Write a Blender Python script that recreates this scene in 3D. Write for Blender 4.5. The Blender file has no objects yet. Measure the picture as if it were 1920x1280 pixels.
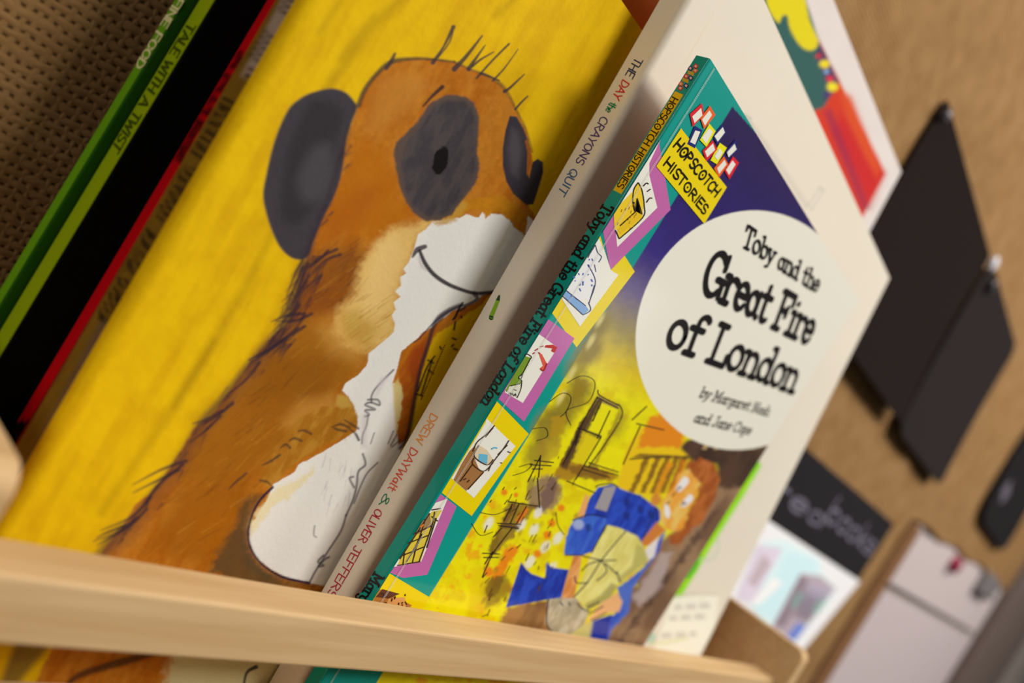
import bpy, bmesh, math, random
import numpy as np
from mathutils import Vector, Matrix
from mathutils.geometry import tessellate_polygon

# ---------------------------------------------------------------- camera
# millimetres, origin = top corner of the front book's spine; ZOFF lifts the rack to wall height
MM = 0.001
ZOFF = 1.30
CX, CY, F = 960.0, 640.0, 1600.0


def camera_axes(hx=2100.0, hy=1362.0, ang=32.0):
    X = np.array([hx - CX, hy - CY, F]); X /= np.linalg.norm(X)
    a = math.radians(ang)
    u = np.array([math.sin(a), -math.cos(a)])
    Z = np.array([u[0], u[1], -(u @ np.array([hx - CX, hy - CY])) / F]); Z /= np.linalg.norm(Z)
    Y = np.cross(X, Z)
    if Y[2] < 0: Y = -Y
    return np.array([X, Y, Z])


W = camera_axes()
CAM = np.array([-174.724, -141.102, -91.689])      # camera position in mm
sc = bpy.context.scene
col = sc.collection
cd = bpy.data.cameras.new('camera')
cam = bpy.data.objects.new('camera', cd)
col.objects.link(cam)
R = Matrix(((W[0][0], -W[0][1], -W[0][2]), (W[1][0], -W[1][1], -W[1][2]), (W[2][0], -W[2][1], -W[2][2])))
cam.matrix_world = Matrix.Translation(Vector(CAM * MM) + Vector((0, 0, ZOFF))) @ R.to_4x4()
cd.sensor_fit = 'HORIZONTAL'; cd.sensor_width = 36.0; cd.lens = F / 1920 * 36.0
cd.clip_start = 0.01
cd.dof.use_dof = True
cd.dof.focus_distance = 0.226
cd.dof.aperture_fstop = 7.5
sc.camera = cam

# ---------------------------------------------------------------- light and exposure
sc.view_settings.view_transform = 'Standard'
sc.view_settings.look = 'None'
sc.view_settings.gamma = 1.0
sc.view_settings.use_curve_mapping = False
sc.view_settings.exposure = 0.0
world = bpy.data.worlds.new('room_light'); sc.world = world
world.use_nodes = True
world.node_tree.nodes['Background'].inputs[0].default_value = (1.0, 0.90, 0.78, 1)
world.node_tree.nodes['Background'].inputs[1].default_value = 0.06


def area(name, loc, target, size, power, color, sy=None):
    l = bpy.data.lights.new(name, 'AREA'); l.energy = power; l.color = color
    l.shape = 'RECTANGLE'; l.size = size; l.size_y = sy or size
    o = bpy.data.objects.new(name, l); col.objects.link(o)
    o.location = Vector(loc)
    o.rotation_euler = (Vector(target) - Vector(loc)).to_track_quat('-Z', 'Y').to_euler()
    return o


AIM = (0.10, 0.0, ZOFF - 0.07)
area('ceiling_lamp', (0.50, -1.42, ZOFF + 1.20), AIM, 0.55, 31, (1.0, 0.95, 0.89), 0.5)
area('ceiling_lamp', (1.55, -0.90, ZOFF + 1.15), AIM, 0.8, 20, (1.0, 0.95, 0.89), 0.5)
area('ceiling_lamp', (-1.95, -0.35, ZOFF + 0.62), AIM, 0.9, 11, (1.0, 0.94, 0.86), 0.6)
area('window_light', (1.75, -1.25, ZOFF + 0.10), AIM, 0.2, 0.5, (0.95, 0.97, 1.0), 0.3)

# ---------------------------------------------------------------- helpers


def lin(c):
    c = np.array(c, float) / 255
    return np.where(c <= 0.04045, c / 12.92, ((c + 0.055) / 1.055) ** 2.4)


def ink(r, g, b, k=1.22):
    return np.minimum(lin((r, g, b)) * k, 0.88)


def project(P):
    d = (np.asarray(P) - CAM) @ W
    return CX + F * d[..., 0] / d[..., 2], CY + F * d[..., 1] / d[..., 2]


def rays(px):
    px = np.atleast_2d(np.array(px, float))
    d = np.c_[px - [CX, CY], np.full(len(px), F)]
    return d @ W.T


class Plane:
    """a printed face: point, normal (towards the reader)"""
    def __init__(s, p, n):
        s.p = np.array(p, float); s.n = np.array(n, float) / np.linalg.norm(n)

    def at(s, px):
        d = rays(px)
        t = ((s.p - CAM) @ s.n) / (d @ s.n)
        return CAM + d * t[:, None]


def lean_plane(y0, z0, lean):
    t = math.tan(math.radians(lean))
    return Plane((0, y0, z0), (0, -1, t))


def smooth(pts, n=6, closed=False):
    p = np.array(pts, float); m = len(p); out = []
    rng = range(m if closed else m - 1)
    for i in rng:
        if closed: a, b, c, d = p[(i - 1) % m], p[i], p[(i + 1) % m], p[(i + 2) % m]
        else: a, b, c, d = p[max(i - 1, 0)], p[i], p[i + 1], p[min(i + 2, m - 1)]
        for k in range(n):
            t = k / n
            out.append(0.5 * (2 * b + (c - a) * t + (2 * a - 5 * b + 4 * c - d) * t * t + (3 * b - a - 3 * c + d) * t ** 3))
    if not closed: out.append(p[-1])
    return np.array(out)


class Part:
    """collects faces with a colour per vertex and links them as one mesh object"""
    def __init__(s):
        s.v = []; s.c = []; s.q = []; s.t = []; s.n = 0; s.k = 0

    def add(s, v, color, quads=None, tris=None):
        v = np.asarray(v, float).reshape(-1, 3)
        c = np.asarray(color, float)
        if c.ndim == 1: c = np.tile(c, (len(v), 1))
        s.v.append(v); s.c.append(c.reshape(-1, 3))
        if quads is not None and len(quads): s.q.append(np.asarray(quads, int) + s.n)
        if tris is not None and len(tris): s.t.append(np.asarray(tris, int) + s.n)
        s.n += len(v)

    def grid(s, pos, color, flip=False):
        n, m = pos.shape[:2]
        i = np.arange(n * m).reshape(n, m)
        q = np.stack([i[:-1, :-1], i[:-1, 1:], i[1:, 1:], i[1:, :-1]], -1).reshape(-1, 4)
        if flip: q = q[:, ::-1]
        s.add(pos, color, quads=q)

    def poly(s, P, color):
        P = np.asarray(P, float)
        tr = tessellate_polygon([[Vector(p) for p in P]])
        s.add(P, color, tris=[list(t) for t in tr])

    def box(s, a, b, color=(1, 1, 1)):
        x0, y0, z0 = a; x1, y1, z1 = b
        v = [(x0, y0, z0), (x1, y0, z0), (x1, y1, z0), (x0, y1, z0), (x0, y0, z1), (x1, y0, z1), (x1, y1, z1), (x0, y1, z1)]
        s.add(v, color, quads=[(0, 3, 2, 1), (4, 5, 6, 7), (0, 1, 5, 4), (1, 2, 6, 5), (2, 3, 7, 6), (3, 0, 4, 7)])

    def prism(s, P, depth, color):
        """closed outline P (list of 3-D points) pushed back by the vector depth"""
        P = np.asarray(P, float); m = len(P)
        tr = [list(t) for t in tessellate_polygon([[Vector(p) for p in P]])]
        s.add(np.r_[P, P + depth], color, tris=tr + [[a + m, c + m, b + m] for a, b, c in tr],
              quads=[(i, (i + 1) % m, (i + 1) % m + m, i + m) for i in range(m)])

    # printed marks, all laid on a Plane, a hair above one another
    def ppoly(s, pl, px, color, layer=1):
        s.poly(pl.at(px) + pl.n * 0.03 * layer, color)

    def pstroke(s, pl, px, w, color, layer=2, taper=False):
        px = np.array(px, float); m = len(px)
        w = np.broadcast_to(np.asarray(w, float), (m,)).copy()
        if taper: w = w * np.clip(np.linspace(1.15, 0.15, m), 0, 1)
        d = np.gradient(px, axis=0) if m > 2 else np.tile(px[1] - px[0], (2, 1))
        d /= np.maximum(np.linalg.norm(d, axis=1), 1e-6)[:, None]
        nn = np.c_[-d[:, 1], d[:, 0]] * (w / 2)[:, None]
        s.k += 1
        P = np.r_[pl.at(px + nn), pl.at(px - nn)] + pl.n * (0.03 * layer + 0.003 * (s.k % 9))
        s.add(P, color, quads=[(i, i + 1, i + 1 + m, i + m) for i in range(m - 1)])

    def stroke3(s, P, n, w, color):
        """constant-width ribbon with round ends on 3-D points lying in a plane of normal n"""
        P = np.asarray(P, float); m = len(P)
        if m == 1: P = np.r_[P, P + 1e-4 * np.array([1, 0, 0])]; m = 2
        if m > 2:                      # sharp corners: separate strokes that meet with round ends
            e = np.diff(P, axis=0); e /= np.maximum(np.linalg.norm(e, axis=1), 1e-9)[:, None]
            bad = np.nonzero((e[:-1] * e[1:]).sum(1) < 0.5)[0]
            if len(bad):
                k = bad[0] + 1
                s.stroke3(P[:k + 1], n, w, color); s.stroke3(P[k:], n, w, color)
                return
        d = np.gradient(P, axis=0) if m > 2 else np.tile(P[1] - P[0], (2, 1))
        d /= np.maximum(np.linalg.norm(d, axis=1), 1e-9)[:, None]
        s.k += 1; P = P + n * 0.003 * (s.k % 9)      # crossing strokes never share a plane
        side = np.cross(n, d) * w / 2
        s.add(np.r_[P + side, P - side], color, quads=[(i, i + 1, i + 1 + m, i + m) for i in range(m - 1)])
        for e, k in ((0, -1), (m - 1, 1)):
            a = np.linspace(-math.pi / 2, math.pi / 2, 7)[:, None]
            fan = P[e] + side[e] * np.sin(a) + d[e] * k * w / 2 * np.cos(a)
            s.add(np.r_[fan, P[e:e + 1]], color, tris=[(i, i + 1, 7) for i in range(6)])

    def build(s, name, mat, parent=None, base=None, smooth_shade=False, bevel=0):
        me = bpy.data.meshes.new(name)
        v = np.concatenate(s.v) if s.v else np.zeros((0, 3))
        c = np.concatenate(s.c)
        if base is not None: v = v - np.asarray(base)
        q = np.concatenate(s.q) if s.q else np.zeros((0, 4), int)
        t = np.concatenate(s.t) if s.t else np.zeros((0, 3), int)
        me.vertices.add(len(v)); me.vertices.foreach_set('co', (v * MM).ravel())
        me.loops.add(q.size + t.size)
        me.loops.foreach_set('vertex_index', np.r_[q.ravel(), t.ravel()].astype(np.int32))
        me.polygons.add(len(q) + len(t))
        st = np.r_[np.arange(len(q)) * 4, q.size + np.arange(len(t)) * 3]
        me.polygons.foreach_set('loop_start', st.astype(np.int32))
        me.update(calc_edges=True); me.validate()
        at = me.attributes.new('Col', 'FLOAT_COLOR', 'POINT')
        at.data.foreach_set('color', np.c_[c, np.ones(len(c))].astype(np.float32).ravel())
        me.polygons.foreach_set('use_smooth', np.full(len(me.polygons), bool(smooth_shade)))
        me.materials.append(mat)
        o = bpy.data.objects.new(name, me); col.objects.link(o)
        if parent is not None: o.parent = parent
        elif base is not None: o.location = Vector(np.asarray(base) * MM) + Vector((0, 0, ZOFF))
        else: o.location = (0, 0, ZOFF)
        if bevel:
            b = o.modifiers.new('soft_edges', 'BEVEL'); b.width = bevel * MM; b.segments = 3; b.limit_method = 'ANGLE'
        return o


def thing(name, label, cat, base, group=None):
    o = bpy.data.objects.new(name, None); col.objects.link(o)
    o.empty_display_size = 0.02
    o.location = Vector(np.asarray(base) * MM) + Vector((0, 0, ZOFF))
    o['label'] = label; o['category'] = cat
    if group: o['group'] = group
    return o


def tag(o, label, cat, group=None):
    o['label'] = label; o['category'] = cat
    if group: o['group'] = group
    return o


# ---------------------------------------------------------------- materials
def material(name, rough=0.5, spec=0.5, coat=0.0):
    m = bpy.data.materials.new(name); m.use_nodes = True
    nt = m.node_tree; b = nt.nodes['Principled BSDF']
    b.inputs['Roughness'].default_value = rough
    b.inputs['Specular IOR Level'].default_value = spec
    b.inputs['Coat Weight'].default_value = coat
    return m, nt, b


def printed(name, rough, spec, coat=0.0, coat_rough=0.2, bump=0.0, scale=900):
    m, nt, b = material(name, rough, spec, coat)
    b.inputs['Coat Roughness'].default_value = coat_rough
    a = nt.nodes.new('ShaderNodeAttribute'); a.attribute_name = 'Col'
    nt.links.new(a.outputs['Color'], b.inputs['Base Color'])
    if bump:
        tc = nt.nodes.new('ShaderNodeTexCoord')
        n = nt.nodes.new('ShaderNodeTexNoise'); n.inputs['Scale'].default_value = scale; n.inputs['Detail'].default_value = 3
        bm = nt.nodes.new('ShaderNodeBump'); bm.inputs['Strength'].default_value = bump; bm.inputs['Distance'].default_value = 0.0004
        nt.links.new(tc.outputs['Object'], n.inputs['Vector']); nt.links.new(n.outputs['Fac'], bm.inputs['Height'])
        nt.links.new(bm.outputs['Normal'], b.inputs['Normal'])
    return m


M_GLOSS = printed('glossy_printed_cover', 0.7, 0.05, 0.5, 0.13)
M_SATIN = printed('satin_printed_cover', 0.7, 0.05, 0.03, 0.35)
M_MATT = printed('matt_printed_cover', 0.75, 0.08, 0, 0.3, 0.25, 700)
M_PAPER = printed('plain_paper', 0.9, 0.0, 0, 0.3, 0.1, 500)
M_CARD = printed('matt_card', 0.9, 0.0)


def wood_mat(name, c0, c1, rough=0.6):
    m, nt, b = material(name, rough, 0.15)
    tc = nt.nodes.new('ShaderNodeTexCoord')
    mp = nt.nodes.new('ShaderNodeMapping'); mp.inputs['Scale'].default_value = (14, 330, 330)
    n = nt.nodes.new('ShaderNodeTexNoise'); n.inputs['Scale'].default_value = 1.0; n.inputs['Detail'].default_value = 5
    r = nt.nodes.new('ShaderNodeValToRGB')
    r.color_ramp.elements[0].position = 0.3; r.color_ramp.elements[0].color = (*c0, 1)
    r.color_ramp.elements[1].position = 0.7; r.color_ramp.elements[1].color = (*c1, 1)
    nt.links.new(tc.outputs['Object'], mp.inputs['Vector']); nt.links.new(mp.outputs['Vector'], n.inputs['Vector'])
    nt.links.new(n.outputs['Fac'], r.inputs['Fac']); nt.links.new(r.outputs['Color'], b.inputs['Base Color'])
    bm = nt.nodes.new('ShaderNodeBump'); bm.inputs['Strength'].default_value = 0.15; bm.inputs['Distance'].default_value = 0.0003
    nt.links.new(n.outputs['Fac'], bm.inputs['Height']); nt.links.new(bm.outputs['Normal'], b.inputs['Normal'])
    return m


M_BIRCH = wood_mat('pale_birch', lin((204, 167, 118)), lin((222, 189, 142)))
M_BROWN = wood_mat('brown_wood', lin((120, 84, 52)), lin((142, 102, 68)), 0.6)


def burlap_mat():
    m, nt, b = material('burlap_weave', 0.95, 0.1)
    N = nt.nodes.new; L = nt.links.new
    tc = N('ShaderNodeTexCoord')
    # wander of the threads
    wn = N('ShaderNodeTexNoise'); wn.inputs['Scale'].default_value = 170; wn.inputs['Detail'].default_value = 2
    sub = N('ShaderNodeVectorMath'); sub.operation = 'SUBTRACT'; sub.inputs[1].default_value = (0.5, 0.5, 0.5)
    scl = N('ShaderNodeVectorMath'); scl.operation = 'SCALE'; scl.inputs['Scale'].default_value = 0.0024
    add = N('ShaderNodeVectorMath'); add.operation = 'ADD'
    L(tc.outputs['Object'], wn.inputs['Vector']); L(wn.outputs['Color'], sub.inputs[0]); L(sub.outputs[0], scl.inputs[0])
    L(tc.outputs['Object'], add.inputs[0]); L(scl.outputs[0], add.inputs[1])
    sx = N('ShaderNodeSeparateXYZ'); L(add.outputs[0], sx.inputs[0])

    def mth(op, a, b=None):
        m_ = N('ShaderNodeMath'); m_.operation = op
        for k_, v_ in ((0, a), (1, b)):
            if v_ is None: continue
            if isinstance(v_, (int, float)): m_.inputs[k_].default_value = v_
            else: L(v_, m_.inputs[k_])
        return m_.outputs[0]
    wx = mth('SINE', mth('MULTIPLY', sx.outputs['X'], math.pi / 0.0025))
    wz = mth('SINE', mth('MULTIPLY', sx.outputs['Z'], math.pi / 0.0027))
    over = mth('MULTIPLY', wx, wz)                       # which thread lies on top at each crossing
    tx = mth('MULTIPLY', mth('ABSOLUTE', wx), mth('ADD', mth('MULTIPLY', over, -0.14), 0.70))
    tz = mth('MULTIPLY', mth('ABSOLUTE', wz), mth('ADD', mth('MULTIPLY', over, 0.14), 0.95))
    mx = N('ShaderNodeMath'); mx.operation = 'MAXIMUM'; L(tx, mx.inputs[0]); L(tz, mx.inputs[1])
    mr = N('ShaderNodeMapRange'); mr.inputs['From Min'].default_value = 0.22; mr.inputs['From Max'].default_value = 0.58
    L(mx.outputs[0], mr.inputs['Value'])
    big = N('ShaderNodeTexNoise'); big.inputs['Scale'].default_value = 60; big.inputs['Detail'].default_value = 4
    L(tc.outputs['Object'], big.inputs['Vector'])
    fib = N('ShaderNodeValToRGB')
    fib.color_ramp.elements[0].position = 0.3; fib.color_ramp.elements[0].color = (*lin((148, 111, 68)), 1)
    fib.color_ramp.elements[1].position = 0.7; fib.color_ramp.elements[1].color = (*lin((168, 131, 86)), 1)
    L(big.outputs['Fac'], fib.inputs['Fac'])
    mix = N('ShaderNodeMix'); mix.data_type = 'RGBA'
    mix.inputs['A'].default_value = (*lin((84, 60, 34)), 1)
    L(mr.outputs[0], mix.inputs['Factor']); L(fib.outputs['Color'], mix.inputs['B']); L(mix.outputs['Result'], b.inputs['Base Color'])
    bm = N('ShaderNodeBump'); bm.inputs['Strength'].default_value = 0.45; bm.inputs['Distance'].default_value = 0.0008
    L(mx.outputs[0], bm.inputs['Height']); L(bm.outputs['Normal'], b.inputs['Normal'])
    return m


M_BURLAP = burlap_mat()
M_WALL, _nt, _b = material('painted_wall', 0.8, 0.2)
_n = _nt.nodes.new('ShaderNodeTexNoise'); _n.inputs['Scale'].default_value = 30
_r = _nt.nodes.new('ShaderNodeValToRGB')
_r.color_ramp.elements[0].color = (*lin((186, 176, 170)), 1); _r.color_ramp.elements[1].color = (*lin((196, 186, 180)), 1)
_nt.links.new(_n.outputs['Fac'], _r.inputs['Fac']); _nt.links.new(_r.outputs['Color'], _b.inputs['Base Color'])

# ---------------------------------------------------------------- painting on dense grids
RNG = np.random.RandomState(7)
LAT = RNG.rand(64, 256, 256)


def vnoise(u, v, k=0):
    i = np.floor(u).astype(int); j = np.floor(v).astype(int)
    fu = u - i; fv = v - j
    fu = fu * fu * (3 - 2 * fu); fv = fv * fv * (3 - 2 * fv)
    T = LAT[k % 64]; a = T[i % 256, j % 256]; b = T[(i + 1) % 256, j % 256]
    c = T[i % 256, (j + 1) % 256]; d = T[(i + 1) % 256, (j + 1) % 256]
    return (a * (1 - fu) + b * fu) * (1 - fv) + (c * (1 - fu) + d * fu) * fv


def fbm(u, v, k=0, o=4):
    s = 0; a = 0.5; t = 0
    for i in range(o):
        s = s + a * vnoise(u * 2 ** i, v * 2 ** i, k + i); t += a; a *= 0.55
    return s / t


def sstep(a, b, x):
    t = np.clip((x - a) / (b - a), 0, 1)
    return t * t * (3 - 2 * t)


class Canvas:
    """colours of a grid of points lying on a cover; shapes are given in the drawing's own 2-D frame"""
    def __init__(s, pos, base):
        s.shape = pos.shape[:2]
        s.u, s.v = [a.ravel() for a in project(pos)]
        s.c = np.tile(np.asarray(base, float), (s.u.size, 1))
        a = math.radians(30)          # along / across the brush direction
        s.al = s.u * math.sin(a) - s.v * math.cos(a); s.ac = s.u * math.cos(a) + s.v * math.sin(a)
        s.wu = (fbm(s.u / 9, s.v / 9, 1) - 0.5); s.wv = (fbm(s.u / 9, s.v / 9, 9) - 0.5)

    def mixin(s, idx, m, color):
        color = np.asarray(color, float)
        s.c[idx] = s.c[idx] * (1 - m[:, None]) + color * m[:, None]

    def _box(s, p, pad):
        return np.nonzero((s.u > p[:, 0].min() - pad) & (s.u < p[:, 0].max() + pad) & (s.v > p[:, 1].min() - pad) & (s.v < p[:, 1].max() + pad))[0]

    def fill(s, poly, color, soft=1.5, alpha=1.0, warp=0.0, tex=0.0, color2=None, tscale=40, seed=0, sm=False):
        p = smooth(poly, 5, True) if sm else np.array(poly, float)
        idx = s._box(p, soft * 2 + warp * 2 + 2)
        if not idx.size: return
        x = s.u[idx] + s.wu[idx] * warp * 3; y = s.v[idx] + s.wv[idx] * warp * 3
        d = np.full(x.size, 1e12); inside = np.zeros(x.size, bool)
        for i in range(len(p)):
            ax, ay = p[i]; bx, by = p[(i + 1) % len(p)]
            ex, ey = bx - ax, by - ay
            t = np.clip(((x - ax) * ex + (y - ay) * ey) / max(ex * ex + ey * ey, 1e-9), 0, 1)
            d = np.minimum(d, (x - ax - t * ex) ** 2 + (y - ay - t * ey) ** 2)
            if ey != 0:
                inside ^= ((ay > y) != (by > y)) & (x < (bx - ax) * (y - ay) / ey + ax)
        sd = np.where(inside, -1, 1) * np.sqrt(d)
        m = sstep(soft, -soft, sd) * alpha
        c = np.asarray(color, float)
        if color2 is not None:
            n = sstep(0.3, 0.7, fbm(s.al[idx] / (tscale * 2.2), s.ac[idx] / (tscale * 0.7), 20 + seed))
            c = c * (1 - n[:, None]) + np.asarray(color2) * n[:, None]
        if tex:
            n = fbm(s.u[idx] / 7, s.v[idx] / 7, 30 + seed) - 0.5
            c = c * (1 + tex * 2 * n)[:, None]
        s.mixin(idx, m, c)

    def stroke(s, pts, w, color, alpha=1.0, soft=1.2, sm=True):
        p = smooth(pts, 5) if sm and len(pts) > 2 else np.array(pts, float)
        w = np.atleast_1d(np.asarray(w, float))
        w = np.interp(np.linspace(0, 1, len(p)), np.linspace(0, 1, len(w)), w)
        idx = s._box(p, w.max() + soft * 2)
        if not idx.size: return
        x = s.u[idx]; y = s.v[idx]; m = np.zeros(x.size)
        for i in range(len(p) - 1):
            ax, ay = p[i]; ex, ey = p[i + 1] - p[i]
            t = np.clip(((x - ax) * ex + (y - ay) * ey) / max(ex * ex + ey * ey, 1e-9), 0, 1)
            d = np.hypot(x - ax - t * ex, y - ay - t * ey) - (w[i] + (w[i + 1] - w[i]) * t) / 2
            m = np.maximum(m, sstep(soft, -soft, d))
        s.mixin(idx, m * alpha, color)

    def dab(s, cx, cy, r, color, alpha=1.0, ry=None, ang=0.0, edge=0.5):
        ry = ry or r; R = max(r, ry) * 1.6
        idx = np.nonzero((abs(s.u - cx) < R) & (abs(s.v - cy) < R))[0]
        if not idx.size: return
        x = s.u[idx] - cx; y = s.v[idx] - cy; ca, sa = math.cos(ang), math.sin(ang)
        d = np.hypot((x * ca + y * sa) / r, (-x * sa + y * ca) / ry) + 0.35 * s.wu[idx]
        s.mixin(idx, sstep(1 + edge * 0.5, 1 - edge, d) * alpha, color)

    def colors(s): return np.clip(s.c, 0.002, 0.9).reshape(*s.shape, 3)


# ---------------------------------------------------------------- lettering (strokes on a 1-high letter)
def arc(cx, cy, rx, ry, a0, a1, n=12):
    a = np.radians(np.linspace(a0, a1, n))
    return [(cx + rx * math.cos(t), cy + ry * math.sin(t)) for t in a]


SLAB = {
    'o': (.58, [arc(.28, .33, .23, .32, 0, 360, 20)]),
    'a': (.60, [arc(.25, .30, .20, .29, 0, 360, 18), [(.46, .62), (.46, .08), (.58, .01)]]),
    'b': (.60, [[(0, 1), (.12, 1), (.12, 0)], arc(.33, .32, .21, .31, 0, 360, 18)]),
    'd': (.62, [arc(.25, .32, .21, .31, 0, 360, 18), [(.34, 1), (.47, 1), (.47, 0), (.60, 0)]]),
    'e': (.56, [[(.06, .35), (.50, .35)] + arc(.28, .33, .22, .32, 5, 325, 16)]),
    'f': (.46, [[(.20, 0), (.20, .76)] + arc(.37, .78, .17, .22, 180, 40, 8), [(.03, .64), (.42, .64)], [(.05, 0), (.37, 0)]]),
    'g': (.60, [arc(.26, .34, .20, .28, 0, 360, 18), [(.47, .62), (.47, -.10)] + arc(.28, -.1, .19, .2, 0, -160, 8), [(.47, .62), (.6, .62)]]),
    'h': (.66, [[(0, 1), (.13, 1), (.13, 0)], arc(.33, .40, .19, .23, 180, 0, 8) + [(.52, 0)], [(0, 0), (.25, 0)], [(.41, 0), (.65, 0)]]),
    'i': (.38, [[(.05, .62), (.19, .62), (.19, 0)], [(.03, 0), (.36, 0)], [(.18, .88), (.20, .88)]]),
    'n': (.66, [[(0, .62), (.13, .62), (.13, 0)], arc(.33, .40, .19, .23, 180, 0, 8) + [(.52, 0)], [(0, 0), (.25, 0)], [(.41, 0), (.65, 0)]]),
    'p': (.60, [[(0, .62), (.12, .62), (.12, -.32)], arc(.33, .32, .21, .31, 0, 360, 18), [(0, -.32), (.26, -.32)]]),
    'r': (.52, [[(0, .62), (.14, .62), (.14, 0)], arc(.36, .40, .21, .22, 175, 40, 8), [(0, 0), (.30, 0)]]),
    's': (.50, [arc(.25, .47, .17, .16, 30, 270, 10) + arc(.25, .16, .19, .16, 90, -150, 10)]),
    't': (.46, [[(.18, .90), (.18, .16)] + arc(.32, .16, .14, .15, 180, 320, 8), [(.02, .63), (.41, .63)]]),
    'y': (.60, [[(.08, .62), (.30, .02)], [(.54, .62), (.22, -.24), (.06, -.27)], [(-.02, .62), (.19, .62)], [(.42, .62), (.62, .62)]]),
    'T': (.72, [[(.03, .76), (.03, 1), (.67, 1), (.67, .76)], [(.35, 1), (.35, 0)], [(.18, 0), (.52, 0)]]),
    'G': (.82, [arc(.38, .5, .33, .5, 48, 318, 18), [(.72, .04), (.72, .42)], [(.50, .42), (.82, .42)], [(.66, 1), (.66, .70)]]),
    'F': (.70, [[(.02, 1), (.64, 1), (.64, .76)], [(.15, 1), (.15, 0)], [(.15, .52), (.45, .52)], [(.45, .64), (.45, .40)], [(.02, 0), (.34, 0)]]),
    'L': (.68, [[(.02, 1), (.34, 1)], [(.17, 1), (.17, 0)], [(.02, 0), (.63, 0), (.63, .28)]]),
    'M': (.92, [[(.02, 1), (.14, 1), (.44, .25), (.74, 1), (.86, 1)], [(.14, 1), (.14, 0)], [(.74, 1), (.74, 0)], [(.0, 0), (.28, 0)], [(.6, 0), (.88, 0)]]),
    'N': (.80, [[(.02, 1), (.14, 1), (.62, 0), (.62, 1)], [(.14, 1), (.14, 0)], [(0, 0), (.28, 0)], [(.48, 1), (.76, 1)]]),
    'J': (.60, [[(.22, 1), (.56, 1)], [(.40, 1), (.40, .22)] + arc(.22, .22, .18, .22, 0, -170, 8)]),
    'C': (.78, [arc(.38, .5, .33, .5, 48, 318, 18), [(.66, 1), (.66, .70)]]),
    ' ': (.36, []),
}
HAND = {
    'A': (.72, [[(0, 0), (.33, 1), (.66, 0)], [(.12, .35), (.55, .38)]]),
    'C': (.64, [arc(.34, .5, .30, .5, 50, 310, 14)]),
    'D': (.66, [[(.05, 0), (.05, 1)] + arc(.08, .5, .50, .5, 90, -90, 12)]),
    'E': (.56, [[(.50, 1), (.04, 1), (.04, 0), (.52, 0)], [(.04, .52), (.42, .52)]]),
    'F': (.54, [[(.50, 1), (.04, 1), (.04, 0)], [(.04, .52), (.42, .52)]]),
    'H': (.68, [[(.05, 0), (.05, 1)], [(.56, 0), (.56, 1)], [(.05, .48), (.56, .5)]]),
    'I': (.26, [[(.10, 0), (.10, 1)]]),
    'J': (.56, [[(.10, 1), (.52, 1)], [(.34, 1), (.34, .2)] + arc(.18, .2, .16, .2, 0, -160, 7)]),
    'L': (.54, [[(.05, 1), (.05, 0), (.50, 0)]]),
    'N': (.70, [[(.05, 0), (.05, 1), (.58, 0), (.58, 1)]]),
    'O': (.70, [arc(.33, .5, .28, .47, 0, 360, 20)]),
    '0': (.72, [arc(.33, .5, .28, .47, 0, 360, 20), [(.32, .5), (.34, .5)]]),
    'P': (.60, [[(.05, 0), (.05, 1)] + arc(.08, .74, .42, .26, 90, -90, 10) + [(.05, .48)]]),
    'Q': (.74, [arc(.33, .5, .28, .47, 0, 360, 20), [(.38, .28), (.66, -.06)]]),
    'R': (.64, [[(.05, 0), (.05, 1)] + arc(.08, .74, .42, .26, 90, -90, 10) + [(.05, .48)], [(.22, .48), (.56, 0)]]),
    'S': (.58, [arc(.28, .74, .22, .26, 35, 270, 10) + arc(.28, .24, .24, .24, 90, -150, 10)]),
    'T': (.62, [[(.0, 1), (.58, 1)], [(.29, 1), (.29, 0)]]),
    'U': (.66, [[(.05, 1), (.05, .28)] + arc(.3, .28, .25, .28, 180, 360, 10) + [(.55, 1)]]),
    'V': (.66, [[(.02, 1), (.30, 0), (.58, 1)]]),
    'W': (.88, [[(.02, 1), (.2, 0), (.4, .8), (.6, 0), (.78, 1)]]),
    'Y': (.62, [[(.02, 1), (.28, .5), (.56, 1)], [(.28, .5), (.24, 0)]]),
    'X': (.62, [[(.02, 1), (.56, 0)], [(.56, 1), (.02, 0)]]),
    '&': (.70, [[(.62, .05), (.18, .72)] + arc(.3, .82, .14, .16, 200, -20, 8) + [(.06, .3)] + arc(.26, .2, .2, .2, 160, 380, 10)]),
    't': (.40, [[(.18, .95), (.18, .12), (.34, .02)], [(.0, .66), (.38, .66)]]),
    'h': (.54, [[(.06, 1), (.06, 0)], [(.06, .4)] + arc(.25, .40, .19, .22, 180, 0, 8) + [(.44, 0)]]),
    'e': (.52, [[(.06, .32), (.44, .36)] + arc(.25, .32, .20, .30, 10, 320, 12)]),
    'a': (.54, [arc(.22, .28, .18, .28, 0, 360, 14), [(.42, .58), (.42, 0)]]),
    'l': (.26, [[(.08, 1), (.08, .06), (.2, 0)]]),
    'r': (.42, [[(.06, .6), (.06, 0)], arc(.24, .38, .18, .22, 180, 50, 6)]),
    'd': (.54, [arc(.22, .28, .18, .28, 0, 360, 14), [(.42, 1), (.42, 0)]]),
    'b': (.54, [[(.06, 1), (.06, 0)], arc(.26, .28, .19, .28, 0, 360, 14)]),
    'o': (.50, [arc(.24, .28, .20, .28, 0, 360, 14)]),
    'k': (.50, [[(.06, 1), (.06, 0)], [(.42, .6), (.08, .25), (.44, 0)]]),
    's': (.46, [arc(.22, .42, .15, .15, 35, 270, 8) + arc(.22, .14, .17, .14, 90, -150, 8)]),
    ' ': (.40, []),
}


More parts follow.
